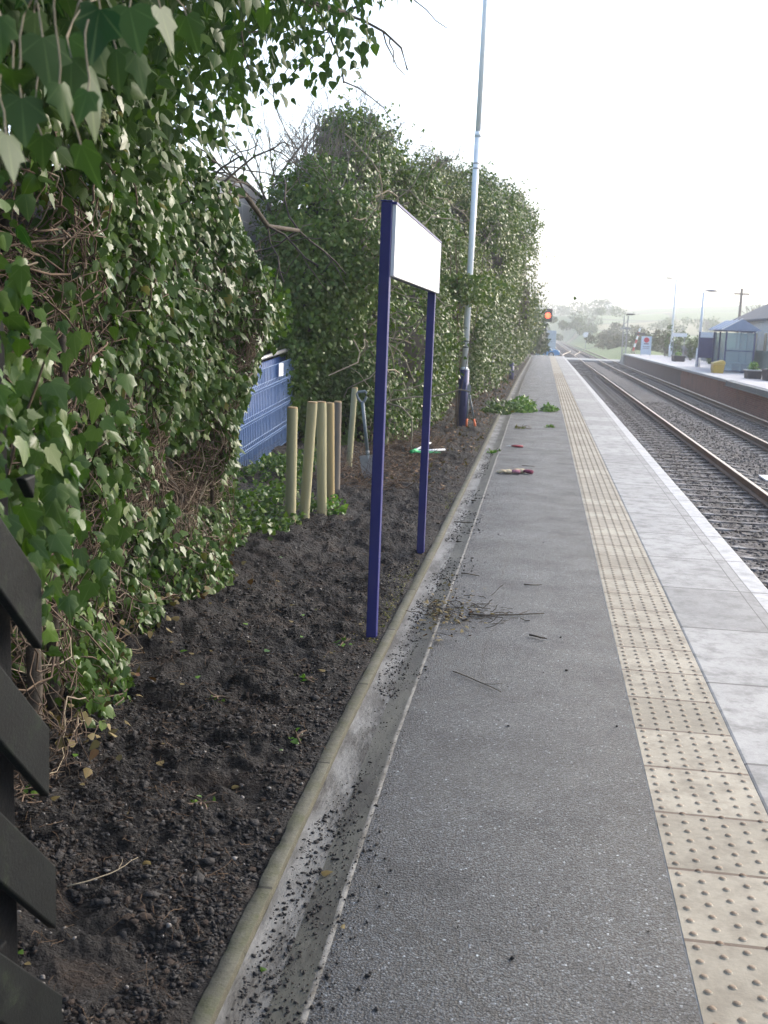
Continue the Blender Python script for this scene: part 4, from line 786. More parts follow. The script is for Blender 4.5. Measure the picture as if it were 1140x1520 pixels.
# raked heap of twigs and dead leaves across the channel
n = 130; y = rng.normal(6.0, .17, n); x = -.52 + np.abs(rng.normal(size=n))*.26 - .12*rng.random(n); zb = np.where(x < kx(y) + .2, -.022, .0); P = np.c_[x, y, zb + .006 + .015*rng.random(n)]; d = rn(n)*np.array([1.6, .6, .12])
P[:, 2] = zb + .003 + .006*rng.random(n); d[:, 2] *= .3; v1, f1 = tubes(walk(P, d, rng.uniform(.03, .14, n), 6, .25), np.repeat(rng.uniform(.0007, .0025, (n, 1)), 6, 1), 4)
stuff(raw('twig_litter', v1, f1, m_bark))
n = 150; y = rng.normal(6.0, .28, n); x = -.52 + np.abs(rng.normal(size=n))*.16 - .10*rng.random(n); zb = np.where(x < kx(y) + .2, -.022, .0); P = np.c_[x, y, zb + .008 + .02*rng.random(n)]
stuff(leafobj('dead_leaf_litter', [leaves(P, rn(n)*[1, 1, .3], nrm(rn(n, .4) + [0, 0, 1]), rng.uniform(.015, .035, n), OVATE)], m_brownl, None))
# single twigs
def twig(x, y, a, L, r, m, label, z=.004, grp='twigs fallen on the path'):
    q = walk([(0, 0, r)], [(cos(a), sin(a), 0)], [L], 9, .16)[0]; q[:, 2] = r; q = q + np.array([x, y, z]); t = thing('twig', (x, y, z), label, 'twig', grp)
    g = G(); g.tube(q, np.linspace(r, r*.5, 9), 6); g.build('stick', m, t, True)
    s_ = walk([q[5]], [(cos(a + .8), sin(a + .8), 0)], [L*.3], 5, .2)[0]; s_[:, 2] = q[5][2]; g = G(); g.tube(s_, np.linspace(r*.6, r*.3, 5), 5); g.build('side_shoot', m, t, True)
twig(-.33, 5.95, .12, .46, .0055, m_bark, 'long dark twig running out of the leaf heap onto the path')
twig(-.33, 4.9, -.7, .34, .003, m_bark, 'thin bent twig on the path nearer than the leaf heap')
twig(.02, 5.62, -.2, .11, .006, m_bark, 'short thick brown twig alone in the middle of the path')
twig(-.66, 9.0, .1, .34, .005, m_bark, 'dark twig lying over the far drain channel', z=-.01)
twig(-.03, 6.8, .1, .12, .004, m_bark, 'small dark twig on the path beyond the leaf heap')
twig(-.45, 7.0, .2, .14, .004, m_bark, 'short twig at the channel lip just past the leaf heap')
twig(-1.22, 2.62, .75, .26, .0022, m_vine, 'pale curved root on the soil beside the black fence', z=.035, grp='pale roots on the soil')
twig(-.58, 8.2, .3, .22, .006, m_bark, 'dark stick in the drain channel between nameboard and stakes', z=-.022)
twig(-.56, 6.9, .9, .2, .006, m_bark, 'brown stick in the drain channel by the far nameboard post', z=-.022)
twig(-.60, 10.3, .0, .13, .006, m_bark, 'short stub of wood in the drain channel level with the stakes', z=-.022)
twig(-.17, 13.1, .1, .16, .005, m_bark, 'small stick lying just past the two gloves')
for k, (x, y) in enumerate(((-1.52, 2.75), (-1.62, 3.25), (-1.25, 2.2), (-.98, 4.6), (-1.05, 3.3), (-.92, 5.2), (-1.3, 4.3), (-.86, 3.9))):
    sprig('seedling', (x, y, float(soil_h(np.array(x), np.array(y)))), (.045, .045, .04), 9, .028, 'tiny green weed seedling sprouting from the dark soil', m_greenl if k % 2 else m_green1, 'seedling', 'weed seedlings on the soil')
# single fallen leaves
def fallen(x, y, z, a, sz, m, tm, label, grp):
    t = leaves(np.array([[x, y, z]]), np.array([[cos(a), sin(a), .15]]), np.array([[.15, -.2, 1]]), np.array([sz]), tm, np.array([rng.random()*.9]))
    o = raw('fallen_leaf', t[0] - np.array([x, y, z]), t[1], m, None, attr=t[2]); o.location = (x, y, z); tag(o, label, 'leaf', grp); return o
for k in range(26):
    y = 1.9 + 5.5*rng.random()**1.4; x = kx(y) - .05 - rng.random()*.95
    fallen(x, y, float(soil_h(x, y)) + .014, rng.random()*6.3, rng.uniform(.016, .036), m_brownl, OVATE, 'small brown dead leaf lying on the dark soil', 'brown leaves scattered on the soil')
for k in range(16):
    y = 1.9 + 5*rng.random()**1.2; x = kx(y) - .05 - rng.random()*.9
    fallen(x, y, float(soil_h(x, y)) + .014, rng.random()*6.3, rng.uniform(.018, .036), m_greenl if k % 3 else m_green1, OVATE, 'small green ivy leaf lying on the dark soil', 'green leaves scattered on the soil')
fallen(-.56, 2.93, -.014, .4, .036, m_brownl, OVATE, 'curled red-brown dead leaf lying in the drain channel', None)
fallen(-.60, 2.42, -.014, 2.4, .02, m_green1, OVATE, 'pale green leaf scrap in the drain channel', None)
fallen(-.44, 2.62, .006, 1.4, .02, m_brownl, OVATE, 'brown leaf scrap on the lip between channel and tarmac', None)

m_wire = M('blue_wire', (.15, .24, .42), (.21, .30, .47), 6, .5)
# ---------------------------------------------------------------- blue fence in the garden beyond
A, B = np.array((-3.06, 10.5, 0.)), np.array((-3.16, 13.9, .17)); ax = B - A
t = thing('mesh_fence', (-3.06, 10.5, 0), 'blue wire mesh fence panel with folded ridges, half hidden by the ivy', 'fence')
for f, h in ((0, 1.12), (.985, 1.26)):
    p = A + ax*f; g = G(); g.box((p[0] - .03, p[1] - .03, -.1), (p[0] + .03, p[1] + .03, p[2] + h)); g.build('post', m_bluem, t, bevel=.004)
wires = []
for k in range(44):
    p = A + ax*(.012 + .965*k/43); wires.append([p + (.04, 0, z) for z in (.03, .22, .26, .30, .5, .54, .58, .8, .84, .88, 1.04)]); w_ = wires[-1]
    for q in (2, 5, 8): w_[q] = w_[q] + np.array((.02, 0, 0))
Wv = np.array(wires); parts = [tubes(Wv, np.full(Wv.shape[:2], .0058), 4)]
H_ = np.array([[A + ax*f + (.04 + dx, 0, z) for f in np.linspace(.0, .99, 6)] for z, dx in ((.03, 0), (.22, 0), (.26, .02), (.30, 0), (.5, 0), (.54, .02), (.58, 0), (.8, 0), (.84, .02), (.88, 0), (1.04, 0))])
parts.append(tubes(H_, np.full(H_.shape[:2], .0036), 5)); raw('wire_mesh', *cat_geo(parts), m_wire, t)
g = G(); g.tube([A + (-.02, 0, 1.135), A + ax + (-.02, 0, 1.15)], .022, 10); g.build('top_rail', m_galv, t, True)
t = thing('blue_board_fence', (-3.2, 12, 0), 'solid blue sheeting standing right behind the blue wire mesh', 'fence')
pts = []
for k in range(120):
    f = k/119; pts.append((A + ax*(-.06 + 1.04*f)) + np.array([-.10 + .012*sin(k*1.6), 0, 0]))
pts = np.array(pts); nz = 2; V = np.concatenate([pts + (0, 0, -.1), pts + (0, 0, 1.06), pts + (-.012, 0, 1.06), pts + (-.012, 0, -.1)]); i = np.arange(119)
raw('sheet', V, np.concatenate([np.stack([i + 120*a, i + 1 + 120*a, i + 1 + 120*((a + 1) % 4), i + 120*((a + 1) % 4)], -1) for a in range(4)]), m_blues, t)
for f in (.1, .5, .9):
    p = A + ax*f + (-.2, 0, 0); g = G(); g.box((p[0] - .035, p[1] - .035, -.1), (p[0] + .035, p[1] + .035, p[2] + 1.04)); g.build('post', m_oldwood, t)
p = A + ax*.56; g = G(); g.box((p[0] + .085, p[1] - .10, p[2] + .90), (p[0] + .09, p[1] + .10, p[2] + 1.05)); tag(g.build('notice', m_white), 'small plain white notice fixed to the blue mesh fence', 'notice')
# ---------------------------------------------------------------- grey block building behind the ivy
def block_mat():
    m, nt, b = newmat('blockwork'); b.inputs['Roughness'].default_value = .9; co = objco(nt); s = nt.nodes.new('ShaderNodeSeparateXYZ'); nt.links.new(co, s.inputs[0])
    cb = nt.nodes.new('ShaderNodeCombineXYZ'); nt.links.new(math_(nt, 'ADD', s.outputs[0], s.outputs[1]), cb.inputs[0]); nt.links.new(s.outputs[2], cb.inputs[1])
    t = nt.nodes.new('ShaderNodeTexBrick'); t.inputs['Scale'].default_value = 1; t.inputs['Brick Width'].default_value = .45; t.inputs['Row Height'].default_value = .225; t.inputs['Mortar Size'].default_value = .007
    t.inputs['Color1'].default_value = (.34, .36, .39, 1); t.inputs['Color2'].default_value = (.42, .44, .47, 1); t.inputs['Mortar'].default_value = (.7, .7, .68, 1); nt.links.new(cb.outputs[0], t.inputs[0])
    n = noise(nt, co, 3, 6); nt.links.new(mixc(nt, math_(nt, 'MULTIPLY', n.outputs[0], .35), t.outputs[0], (.16, .165, .165)), b.inputs['Base Color']); bump(nt, b, t.outputs['Fac'], -.6, .01); return m
t = thing('block_building', (-6, 14.4, 0), 'grey concrete block building with a shallow gable, seen through gaps in the ivy', 'building')
g = G(); g.prism([(11.6, -.1), (17.0, -.1), (17.0, 3.12), (14.3, 3.42), (11.6, 3.12)], 'x', -8.5, -4.05); g.build('wall', block_mat(), t)
g = G()
for s_ in (1, -1):
    y1 = 14.3 + 2.95*s_; z1 = 3.42 - .328 + .0; g.prism([(14.3, 3.43), (y1, z1 + .012), (y1, z1 + .05), (14.3, 3.468)], 'x', -8.52, -4.035)
g.build('roof', M('mossy_roof', (.10, .10, .09), (.16, .16, .13), 6, .95, .5, 40, c3=(.09, .11, .035), scale3=5), t)
# ---------------------------------------------------------------- the platform across the line
m_fpl = M('far_paving', (.36, .35, .36), (.46, .45, .45), 1.2, .7)
g = G(); g.box((7.75, -10, -1.3), (12.6, 106, -.085)); struct(g.build('far_platform', m_brick))
g = G(); g.box((7.752, -10, -.084), (12.6, 106, .0)); struct(g.build('far_paving', m_fpl))
g = G(); g.box((7.56, 46, -.10), (8.1, 106, .012)); struct(g.build('far_coping', m_cope, bevel=.01))
g = G(); g.box((7.50, -10, -.20), (8.0, 45.99, -.02)); g.box((7.46, -10, -.22), (7.75, 45.99, -.2005)); struct(g.build('far_step', M('far_step', (.12, .14, .14), (.17, .18, .18), 2, .7)))
g = G(); g.prism([(106.01, -1.3), (111, -1.3), (111, -.9), (106.01, 0)], 'x', 7.6, 12.6); struct(g.build('far_ramp', m_conc))
def paling(name, y0, y1, x, h, m, label, sp=.16):
    t = thing(name, (x, (y0 + y1)/2, 0), label, 'fence'); g = G()
    for y in np.arange(y0, y1, sp): g.box((x - .012, y - .035, .04), (x + .012, y + .035, h))
    g.build('palings', m, t); g = G()
    for z in (.3, h - .25): g.box((x + .0125, y0, z), (x + .05, y1, z + .07))
    g.build('rails', m, t)
    for y in np.arange(y0, y1 + .1, (y1 - y0)/max(1, round((y1 - y0)/4))):
        g = G(); g.box((x + .0505, y - .05, -.05), (x + .13, y + .05, h + .05)); g.build('post', m, t)
m_fgreen = M('fence_green', (.16, .21, .19), (.22, .27, .25), 5, .7)
paling('paling_fence', 44, 70, 11.2, 1.15, m_fgreen, 'grey-green paling fence behind the shelter on the far platform')
paling('paling_fence', 72, 104, 11.9, 1.1, M('fence_grey', (.20, .22, .22), (.26, .28, .28), 5, .7), 'greyish paling fence behind the shrubs at the far end of the opposite platform')
# waiting shelter
def glass_mat():
    m, nt, b = newmat('shelter_glass'); b.inputs['Base Color'].default_value = (.6, .68, .70, 1); b.inputs['Roughness'].default_value = .15
    tr = nt.nodes.new('ShaderNodeBsdfTransparent'); tr.inputs[0].default_value = (.75, .83, .84, 1); mx = nt.nodes.new('ShaderNodeMixShader'); mx.inputs[0].default_value = .28
    nt.links.new(tr.outputs[0], mx.inputs[1]); nt.links.new(b.outputs[0], mx.inputs[2]); nt.links.new(mx.outputs[0], nt.nodes['Material Output'].inputs[0]); return m
m_glass = glass_mat(); m_shf = M('shelter_frame', (.03, .04, .12), (.05, .06, .15), 4, .5)
t = thing('waiting_shelter', (9.8, 59, 0), 'glazed waiting shelter with navy frame and pitched blue-grey roof across the line', 'shelter')
x0, x1, y0, y1 = 9.15, 10.55, 57.2, 61.2
for x in (x0, x1):
    for y in (y0, (y0 + y1)/2, y1):
        g = G(); g.box((x - .04, y - .04, 0), (x + .04, y + .04, 2.05)); g.build('post', m_shf, t)
for nm, a, b in (('end_glass', (x0 + .04, y0 - .01, .12), (x1 - .04, y0 + .01, 2.0)), ('end_glass', (x0 + .04, y1 - .01, .12), (x1 - .04, y1 + .01, 2.0)), ('back_glass', (x1 - .01, y0 + .04, .12), (x1 + .01, y1 - .04, 2.0)), ('front_glass', (x0 - .01, y0 + .04, .12), (x0 + .01, y0 + 1.5, 2.0))):
    g = G(); g.box(a, b); g.build(nm, m_glass, t)
g = G()
for z in (.06, 1.08, 2.06): 
    g.box((x0 - .03, y0 - .03, z), (x1 + .03, y0 + .03, z + .05)); g.box((x1 - .03, y0 + .031, z), (x1 + .03, y1 + .03, z + .05))
g.box((x0 - .03, y0 + .031, 2.06), (x0 + .03, y1 + .03, 2.11)); g.build('frame_rails', m_shf, t)
rf = None; g = G(); g.prism([(x0 - .25, 2.12), (x1 + .25, 2.12), (x1 + .25, 2.16), ((x0 + x1)/2 + .1, 2.66), ((x0 + x1)/2 - .1, 2.66), (x0 - .25, 2.16)], 'y', y0 - .2, y1 + .3); rf = g.build('roof', M('shelter_roof', (.20, .25, .36), (.26, .31, .42), 3, .5), t)
g = G()
for y in (y0 - .21, y0 + 1.2, y0 + 2.6, y1 + .27):
    g.prism([(x0 - .28, 2.15), (x0 - .22, 2.15), ((x0 + x1)/2, 2.70), ((x0 + x1)/2, 2.74), (x0 - .28, 2.20)], 'y', y, y + .05)
g.build('roof_bars', m_white, rf)
g = G(); g.box((x1 - .5, y0 + .4, .42), (x1 - .1, y1 - .3, .47)); g.box((x1 - .45, y0 + .6, 0), (x1 - .15, y0 + .66, .42)); g.box((x1 - .45, y1 - .6, 0), (x1 - .15, y1 - .54, .42)); g.build('bench', m_shf, t)
t = thing('grit_bin', (8.6, 55.6, 0), 'yellow grit bin standing in front of the far shelter', 'bin')
g = G(); g.prism([(8.36, .0), (8.84, .0), (8.88, .42), (8.34, .42)], 'y', 55.2, 56.0); b_ = g.build('body', M('yellow_plastic', (.55, .36, .05), (.48, .30, .04), 4, .5), t, bevel=.02)
g = G(); g.prism([(8.32, .43), (8.90, .43), (8.90, .56), (8.80, .64), (8.34, .50)], 'y', 55.17, 56.03); g.build('lid', M('yellow_lid', (.60, .42, .10), (.52, .36, .07), 4, .5), t, bevel=.02)
# station house
t = thing('station_house', (13.5, 63, 0), 'single-storey cream station house with grey slate hipped roof', 'house')
m_cream = M('cream_render', (.82, .79, .72), (.74, .71, .64), 2, .85)
g = G(); g.box((11.55, 58, -.1), (17, 68, 2.75)); w = g.build('wall', m_cream, t)
g = G(); g.add([(11.1, 57.5, 2.72), (17.4, 57.5, 2.72), (17.4, 68.5, 2.72), (11.1, 68.5, 2.72), (14.2, 60.5, 4.6), (14.2, 65.5, 4.6), (11.1, 57.5, 2.80), (17.4, 57.5, 2.80), (17.4, 68.5, 2.80), (11.1, 68.5, 2.80)], [(0, 3, 2, 1), (6, 7, 4), (7, 8, 5, 4), (8, 9, 5), (9, 6, 4, 5), (0, 1, 7, 6), (1, 2, 8, 7), (2, 3, 9, 8), (3, 0, 6, 9)]); r = g.build('roof', M('slate', (.14, .13, .13), (.20, .19, .18), 3, .8), t)
g = G(); g.box((14.0, 62.6, 4.3), (14.6, 63.4, 5.5)); g.build('chimney', m_brick, r)
for y in (58.9, 61.6, 65.4):
    g = G(); g.box((11.50, y, .95), (11.549, y + .95, 2.15)); f = g.build('window', m_white, t); g = G(); g.box((11.49, y + .08, 1.03), (11.4995, y + .87, 2.07)); g.build('pane', M('dark_glass', (.06, .07, .08), None, 3, .2), f)
for x in (12.1, 14.2):
    g = G(); g.box((x, 57.951, .95), (x + .9, 57.999, 2.15)); f = g.build('window', m_white, t); g = G(); g.box((x + .08, 57.94, 1.03), (x + .82, 57.9505, 2.07)); g.build('pane', M('dark_glass', (.06, .07, .08), None, 3, .2), f)
g = G(); g.box((11.51, 63.4, 0), (11.549, 64.4, 2.1)); g.build('door', m_shf, t)
# planters, boards, signs on the far platform
def planter(x, y, w, d_, h, label, fm, lm):
    t = thing('planter', (x, y, 0), label, 'planter', 'planters on the far platform')
    g = G(); g.prism([(x - w*.45, 0), (x + w*.45, 0), (x + w*.5, h), (x - w*.5, h)], 'y', y - d_/2, y + d_/2); b = g.build('tub', fm, t, bevel=.01)
    g = G(); g.box((x - w*.54, y - d_*.54, h + .001), (x + w*.54, y + d_*.54, h + .05)); g.build('rim', lm, b, bevel=.01)
    n = 220; d = nrm(rn(n)); d[:, 2] = np.abs(d[:, 2]); P = np.array([x, y, h + .05]) + d*np.array([w*.4, d_*.4, .4])*rng.random((n, 1)); leafobj('plants', [leaves(P, rn(n), rn(n, .5) + [0, 0, 1], rng.uniform(.08, .14, n), SMALL)], m_greenl, t)
m_tub = M('dark_tub', (.04, .035, .04), (.06, .055, .06), 4, .8)
planter(9.15, 49.3, .62, .9, .34, 'dark planter with a pale rim, small plants above it, nearest the shelter', m_tub, m_galv)
planter(9.75, 47.6, .9, 1.2, .42, 'large dark planter at the right edge, beyond the paler-rimmed one', m_tub, m_tub)
planter(9.6, 80, .8, 1.6, .36, 'dark flower trough beside the station name sign far along the opposite platform', m_tub, m_tub)
t = thing('barrel_bench', (9.95, 48.8, 0), 'pale rounded-back bench at the right edge of the far platform', 'bench')
g = G(); g.box((9.75, 48.5, .38), (10.3, 50.0, .45)); g.build('seat', m_galv, t); g = G(); g.tube([(10.3, 48.45, .62), (10.3, 50.05, .62)], [.16, .16], 12, flat=1.6); g.build('backrest', m_galv, t, True)
for y in (48.7, 49.8):
    g = G(); g.box((9.85, y, 0), (10.2, y + .08, .38)); g.build('leg', m_grey, t)
def board(x, y, w, zb, zt, label, fm, tm, cat='sign', name='information_board', legs=2):
    t = thing(name, (x, y, 0), label, cat); 
    for s_ in ([-1, 1] if legs == 2 else [0]):
        g = G(); g.box((x + s_*(w/2 + .035) - .03, y - .03, 0), (x + s_*(w/2 + .035) + .03, y + .03, zt)); g.build('post', m_shf, t)
    g = G(); g.box((x - w/2, y - .035, zb), (x + w/2, y - .0301 if legs == 1 else y + .02, zt - .32)); g.build('panel', fm, t)
    g = G(); g.box((x - w/2, y - .035, zt - .318), (x + w/2, y - .0301 if legs == 1 else y + .02, zt)); g.build('header', tm, t); return t
board(9.5, 66, .85, .55, 2.05, 'dark information board with a pale header panel beside the shelter', m_shf, m_white)
t = thing('station_sign', (9.9, 83, 0), 'white nameboard on two thin posts far along the opposite platform', 'sign')
g = G(); g.box((9.35, 82.97, 1.75), (10.45, 83.0, 2.02)); g.build('panel', m_white, t)
for x in (9.5, 10.3):
    g = G(); g.box((x - .03, 83.002, 0), (x + .03, 83.06, 2.02)); g.build('post', m_grey, t)
t = thing('platform_end_sign', (9.2, 101, 0), 'tall white warning sign with a red disc at the far platform end', 'sign')
g = G(); g.box((8.74, 100.98, .08), (9.66, 101.0, 1.72)); g.build('panel', M('sign_face', (.62, .68, .74), (.56, .62, .69), 3, .5), t)
g = G(); g.tube([(9.2, 100.979, 1.38), (9.2, 100.973, 1.38)], .24, 24); g.build('disc', M('sign_red', (.62, .03, .05), (.55, .03, .05), 3, .5), t)
g = G(); g.box((8.98, 100.974, 1.0), (9.42, 100.979, 1.09)); g.box((8.9, 100.974, .78), (9.5, 100.979, .82)); g.box((8.94, 100.974, .62), (9.46, 100.979, .66)); g.build('lettering', M('sign_text', (.20, .10, .12), None, 3, .6), t)
for x in (8.8, 9.6):
    g = G(); g.box((x - .03, 101.001, 0), (x + .03, 101.06, 1.7)); g.build('post', m_grey, t)
def lamp2(x, y, H, r, label, arm=-.6):
    t = thing('platform_lamp', (x, y, 0), label, 'lamp post', 'lamp posts on the far platform')
    g = G(); g.tube([(x, y, 0), (x, y, 1.1)], r*1.7, 10); g.build('base', m_pole, t, True); g = G(); g.tube([(x, y, 1.1), (x, y, H)], [r, r*.75], 10); g.build('pole', m_pole, t, True)
    g = G(); g.tube([(x, y, H), (x + arm*.2, y, H + .12), (x + arm*.6, y, H + .14)], .03, 6); g.ell((x + arm, y, H + .12), (.34, .16, .07)); g.build('lantern', m_grey, t, True)
lamp2(10.95, 97, 6.6, .10, 'pale lamp post rising past the shrubs at the far platform end')
lamp2(9.2, 67, 4.35, .085, 'shorter pale lamp post beside the information board and shelter', arm=.45)
lamp2(10.9, 44, 6.9, .085, 'tall lamp post at the right edge, only its head leaning in', arm=-1.0)
# telegraph pole and bare tree behind the station
t = thing('telegraph_pole', (15.6, 92, -.5), 'brown wooden telegraph pole rising behind the shelter', 'pole')
g = G(); g.tube([(15.6, 92, -.9), (15.6, 92, 5.8)], [.14, .10], 9); g.build('pole', m_oldwood, t, True); g = G(); g.box((15.0, 91.93, 5.3), (16.2, 91.89, 5.42)); g.build('crossarm', m_oldwood, t)

# ---------------------------------------------------------------- level crossing furniture
t = thing('crossing_signal', (.08, 107, -.86), 'black road signal head with one red light lit, beside the dark shrub', 'signal')
g = G(); g.tube([(.2, 107, -.87), (.2, 107, 2.9)], .07, 10); g.build('mast', m_grey, t, True)
g = G(); g.box((-.22, 106.88, 2.75), (.66, 107.05, 4.0)); h_ = g.build('backboard', M('signal_black', (.012, .012, .012), (.02, .02, .02), 4, .6), t, bevel=.03)
lm, nt, b = newmat('red_lamp'); b.inputs['Base Color'].default_value = (.7, .05, .02, 1); b.inputs['Emission Color'].default_value = (1, .07, .025, 1); b.inputs['Emission Strength'].default_value = 2.2
g = G(); g.ell((.24, 106.85, 3.35), (.27, .05, .27), 16, 8); g.build('lit_lamp', lm, t, True)
g = G(); g.tube([(.24, 106.78, 3.64), (.24, 106.875, 3.66)], [.02, .03], 8); g.tube([(-.02, 106.75, 3.50), (.10, 106.75, 3.62), (.24, 106.75, 3.67), (.38, 106.75, 3.62), (.50, 106.75, 3.50)], .012, 6); g.build('hood', m_dark, h_)
t = thing('crossing_barrier', (-1.4, 106, -.86), 'lowered red and white crossing barrier with striped skirt, left of the tracks', 'barrier')
m_rw = M('barrier_red', (.50, .06, .05), (.45, .05, .04), 4, .5)
g = G(); g2 = G()
for k in range(7):
    x = -2.3 + k*.35; (g if k % 2 else g2).box((x, 105.97, .22), (x + .3499, 106.03, .36))
g2.build('boom', m_white, t); g.build('boom_stripe', m_rw, t)
g = G()
for k in range(19):
    x = -2.28 + k*.124; g.box((x, 105.985, -.75), (x + .045, 106.01, .2195), R=[[1, 0, .14], [0, 1, 0], [0, 0, 1]], piv=np.array([x, 106, .2]))
g.build('skirt', m_galv, t); g = G(); g.box((-2.3, 105.982, -.80), (.15, 106.014, -.752)); g.build('skirt_rail', m_white, t)
g = G(); g.box((.16, 105.85, -.87), (.28, 106.15, .5)); g.build('latch_post', m_grey, t)
t = thing('equipment_cabinet', (.8, 119.8, -.86), 'pale grey equipment cabinet standing behind the blue car at the crossing', 'cabinet')
g = G(); g.box((.33, 119.5, -.87), (1.30, 120.3, 1.98)); c_ = g.build('body', M('cabinet_grey', (.42, .47, .49), (.36, .41, .43), 3, .6), t, bevel=.02); g = G(); g.box((.42, 119.485, -.6), (1.2, 119.499, 1.85)); g.build('door', M('cabinet_door', (.45, .50, .52), None, 3, .6), t)
t = thing('signal_post', (-.05, 106.8, -.86), 'slim pale upright post beside the barrier and the dark signal mast', 'post')
g = G(); g.box((-.35, 106.4, -.87), (-.2, 106.55, .9)); g.build('shaft', m_galv, t); g = G(); g.box((-.37, 106.38, .9), (-.18, 106.57, .95)); g.build('cap', m_galv, t)
# blue car waiting
t = thing('waiting_car', (-.2, 115, -.86), 'blue hatchback car waiting at the level crossing', 'car')
m_car = M('car_blue', (.03, .20, .42), (.035, .22, .45), 3, .3, spec=.6); m_cg = M('car_glass', (.03, .045, .06), None, 3, .1)
X0, Z0 = -2.25, -.86
prof = [(0, .35), (.02, .75), (.12, .98), (.55, 1.03), (.75, 1.0), (2.9, .98), (3.75, .82), (3.95, .62), (3.98, .35), (3.45, .28), (3.38, .52), (3.1, .62), (2.82, .52), (2.75, .28), (1.15, .28), (1.08, .52), (.8, .62), (.52, .52), (.45, .28)]
g = G(); g.prism([(X0 + a, Z0 + b) for a, b in prof], 'y', 114.2, 115.85); g.build('body', m_car, t, bevel=.04)
g = G(); g.prism([(X0 + a, Z0 + b) for a, b in ((.15, .985), (.35, 1.36), (.6, 1.46), (1.75, 1.47), (2.15, 1.38), (2.85, .985))], 'y', 114.32, 115.73); cb = g.build('cabin', m_car, t, bevel=.05)
for y in (114.312, 115.731):
    for pz in ([(.5, 1.04), (.62, 1.36), (1.38, 1.38), (1.42, 1.04)], [(1.5, 1.04), (1.48, 1.38), (1.9, 1.36), (2.45, 1.04)]):
        g = G(); g.prism([(X0 + a, Z0 + b) for a, b in pz], 'y', y, y + .007); g.build('window', m_cg, cb)
g = G(); g.prism([(X0 + a, Z0 + b) for a, b in ((2.20, 1.385), (2.215, 1.385), (2.84, 1.02), (2.81, 1.02))], 'y', 114.42, 115.63); g.build('windscreen', m_cg, cb)
for x in (.8, 3.1):
    for y in (114.19, 115.66):
        g = G(); g.tube([(X0 + x, y, Z0 + .31), (X0 + x, y + .2, Z0 + .31)], .31, 18); w_ = g.build('wheel', m_dark, t); g = G(); g.tube([(X0 + x, y - .006 if y < 115 else y + .201, Z0 + .31), (X0 + x, y - .001 if y < 115 else y + .206, Z0 + .31)], .19, 14); g.build('rim', m_galv, w_)
for y in (114.4, 115.65):
    g = G(); g.ell((X0 + 3.9, y, Z0 + .68), (.07, .15, .09)); g.build('headlight', m_white, t, True)
t = thing('trespass_guard', (1.0, 105, -.86), 'low pale slatted guard on the ground in front of the blue car', 'guard')
g = G()
for k in range(9): g.prism([(.42 + k*.15, -.86), (.52 + k*.15, -.86), (.47 + k*.15, -.70)], 'y', 103.6, 106.4)
g.build('bars', m_galv, t); g = G(); g.box((.35, 103.5, -.875), (1.85, 106.5, -.8605)); g.build('base', m_dark, t)
# masts and raised barrier on the far side
def lattice(x, y, H, label):
    t = thing('lattice_mast', (x, y, -.86), label, 'mast', None); g = G(); w = .42
    for sx in (-1, 1):
        for sy in (-1, 1): g.box((x + sx*w/2 - .04, y + sy*w/2 - .04, -.87), (x + sx*w/2 + .04, y + sy*w/2 + .04, H))
    g.build('legs', m_grey, t); g = G(); k = 0; z = -.6
    while z < H - .6:
        for sy in (-1, 1): g.tube([(x - w/2*(1 if k % 2 else -1), y + sy*w/2, z), (x + w/2*(1 if k % 2 else -1), y + sy*w/2, z + .5)], .028, 5)
        z += .5; k += 1
    g.build('bracing', m_grey, t); g = G(); g.box((x - .55, y - .3, H*.62), (x + .55, y + .3, H*.62 + .18)); g.build('platform', m_grey, t)
    g = G(); g.ell((x + .45, y, H + .18), (.5, .2, .1)); g.tube([(x, y, H), (x + .2, y, H + .18)], .04, 6); g.build('lamp', m_dark, t)
lattice(8.9, 124, 3.9, 'grey lattice mast with a small lamp beyond the crossing')
t = thing('raised_barrier', (9.9, 122, -.86), 'raised red and white barrier arm tilted up beside the lattice mast', 'barrier')
g = G(); g.box((9.5, 121.7, -.87), (10.0, 122.3, .1)); g.build('housing', M('housing_yellow', (.5, .45, .28), None, 3, .6), t, bevel=.03)
a, b = np.array((9.75, 122, .1)), np.array((10.35, 122, 2.6))
for k in range(6):
    g = G(); g.tube([a + (b - a)*k/6, a + (b - a)*(k + .98)/6], .10, 8); g.build('boom', m_white if k % 2 else m_rw, t)
g = G(); g.box((9.8, 121.85, 1.85), (10.9, 121.95, 2.1)); g.build('lamp_bar', m_dark, t)
t = thing('round_sign', (7.7, 205, -.9), 'white round trackside speed sign standing by the bank', 'sign')
g = G(); g.tube([(7.7, 205, -.95), (7.7, 205, 1.4)], .06, 8); g.build('post', m_grey, t); g = G(); g.tube([(7.7, 204.93, 1.7), (7.7, 204.9, 1.7)], .62, 20, flat=.8); g.build('disc', m_white, t)
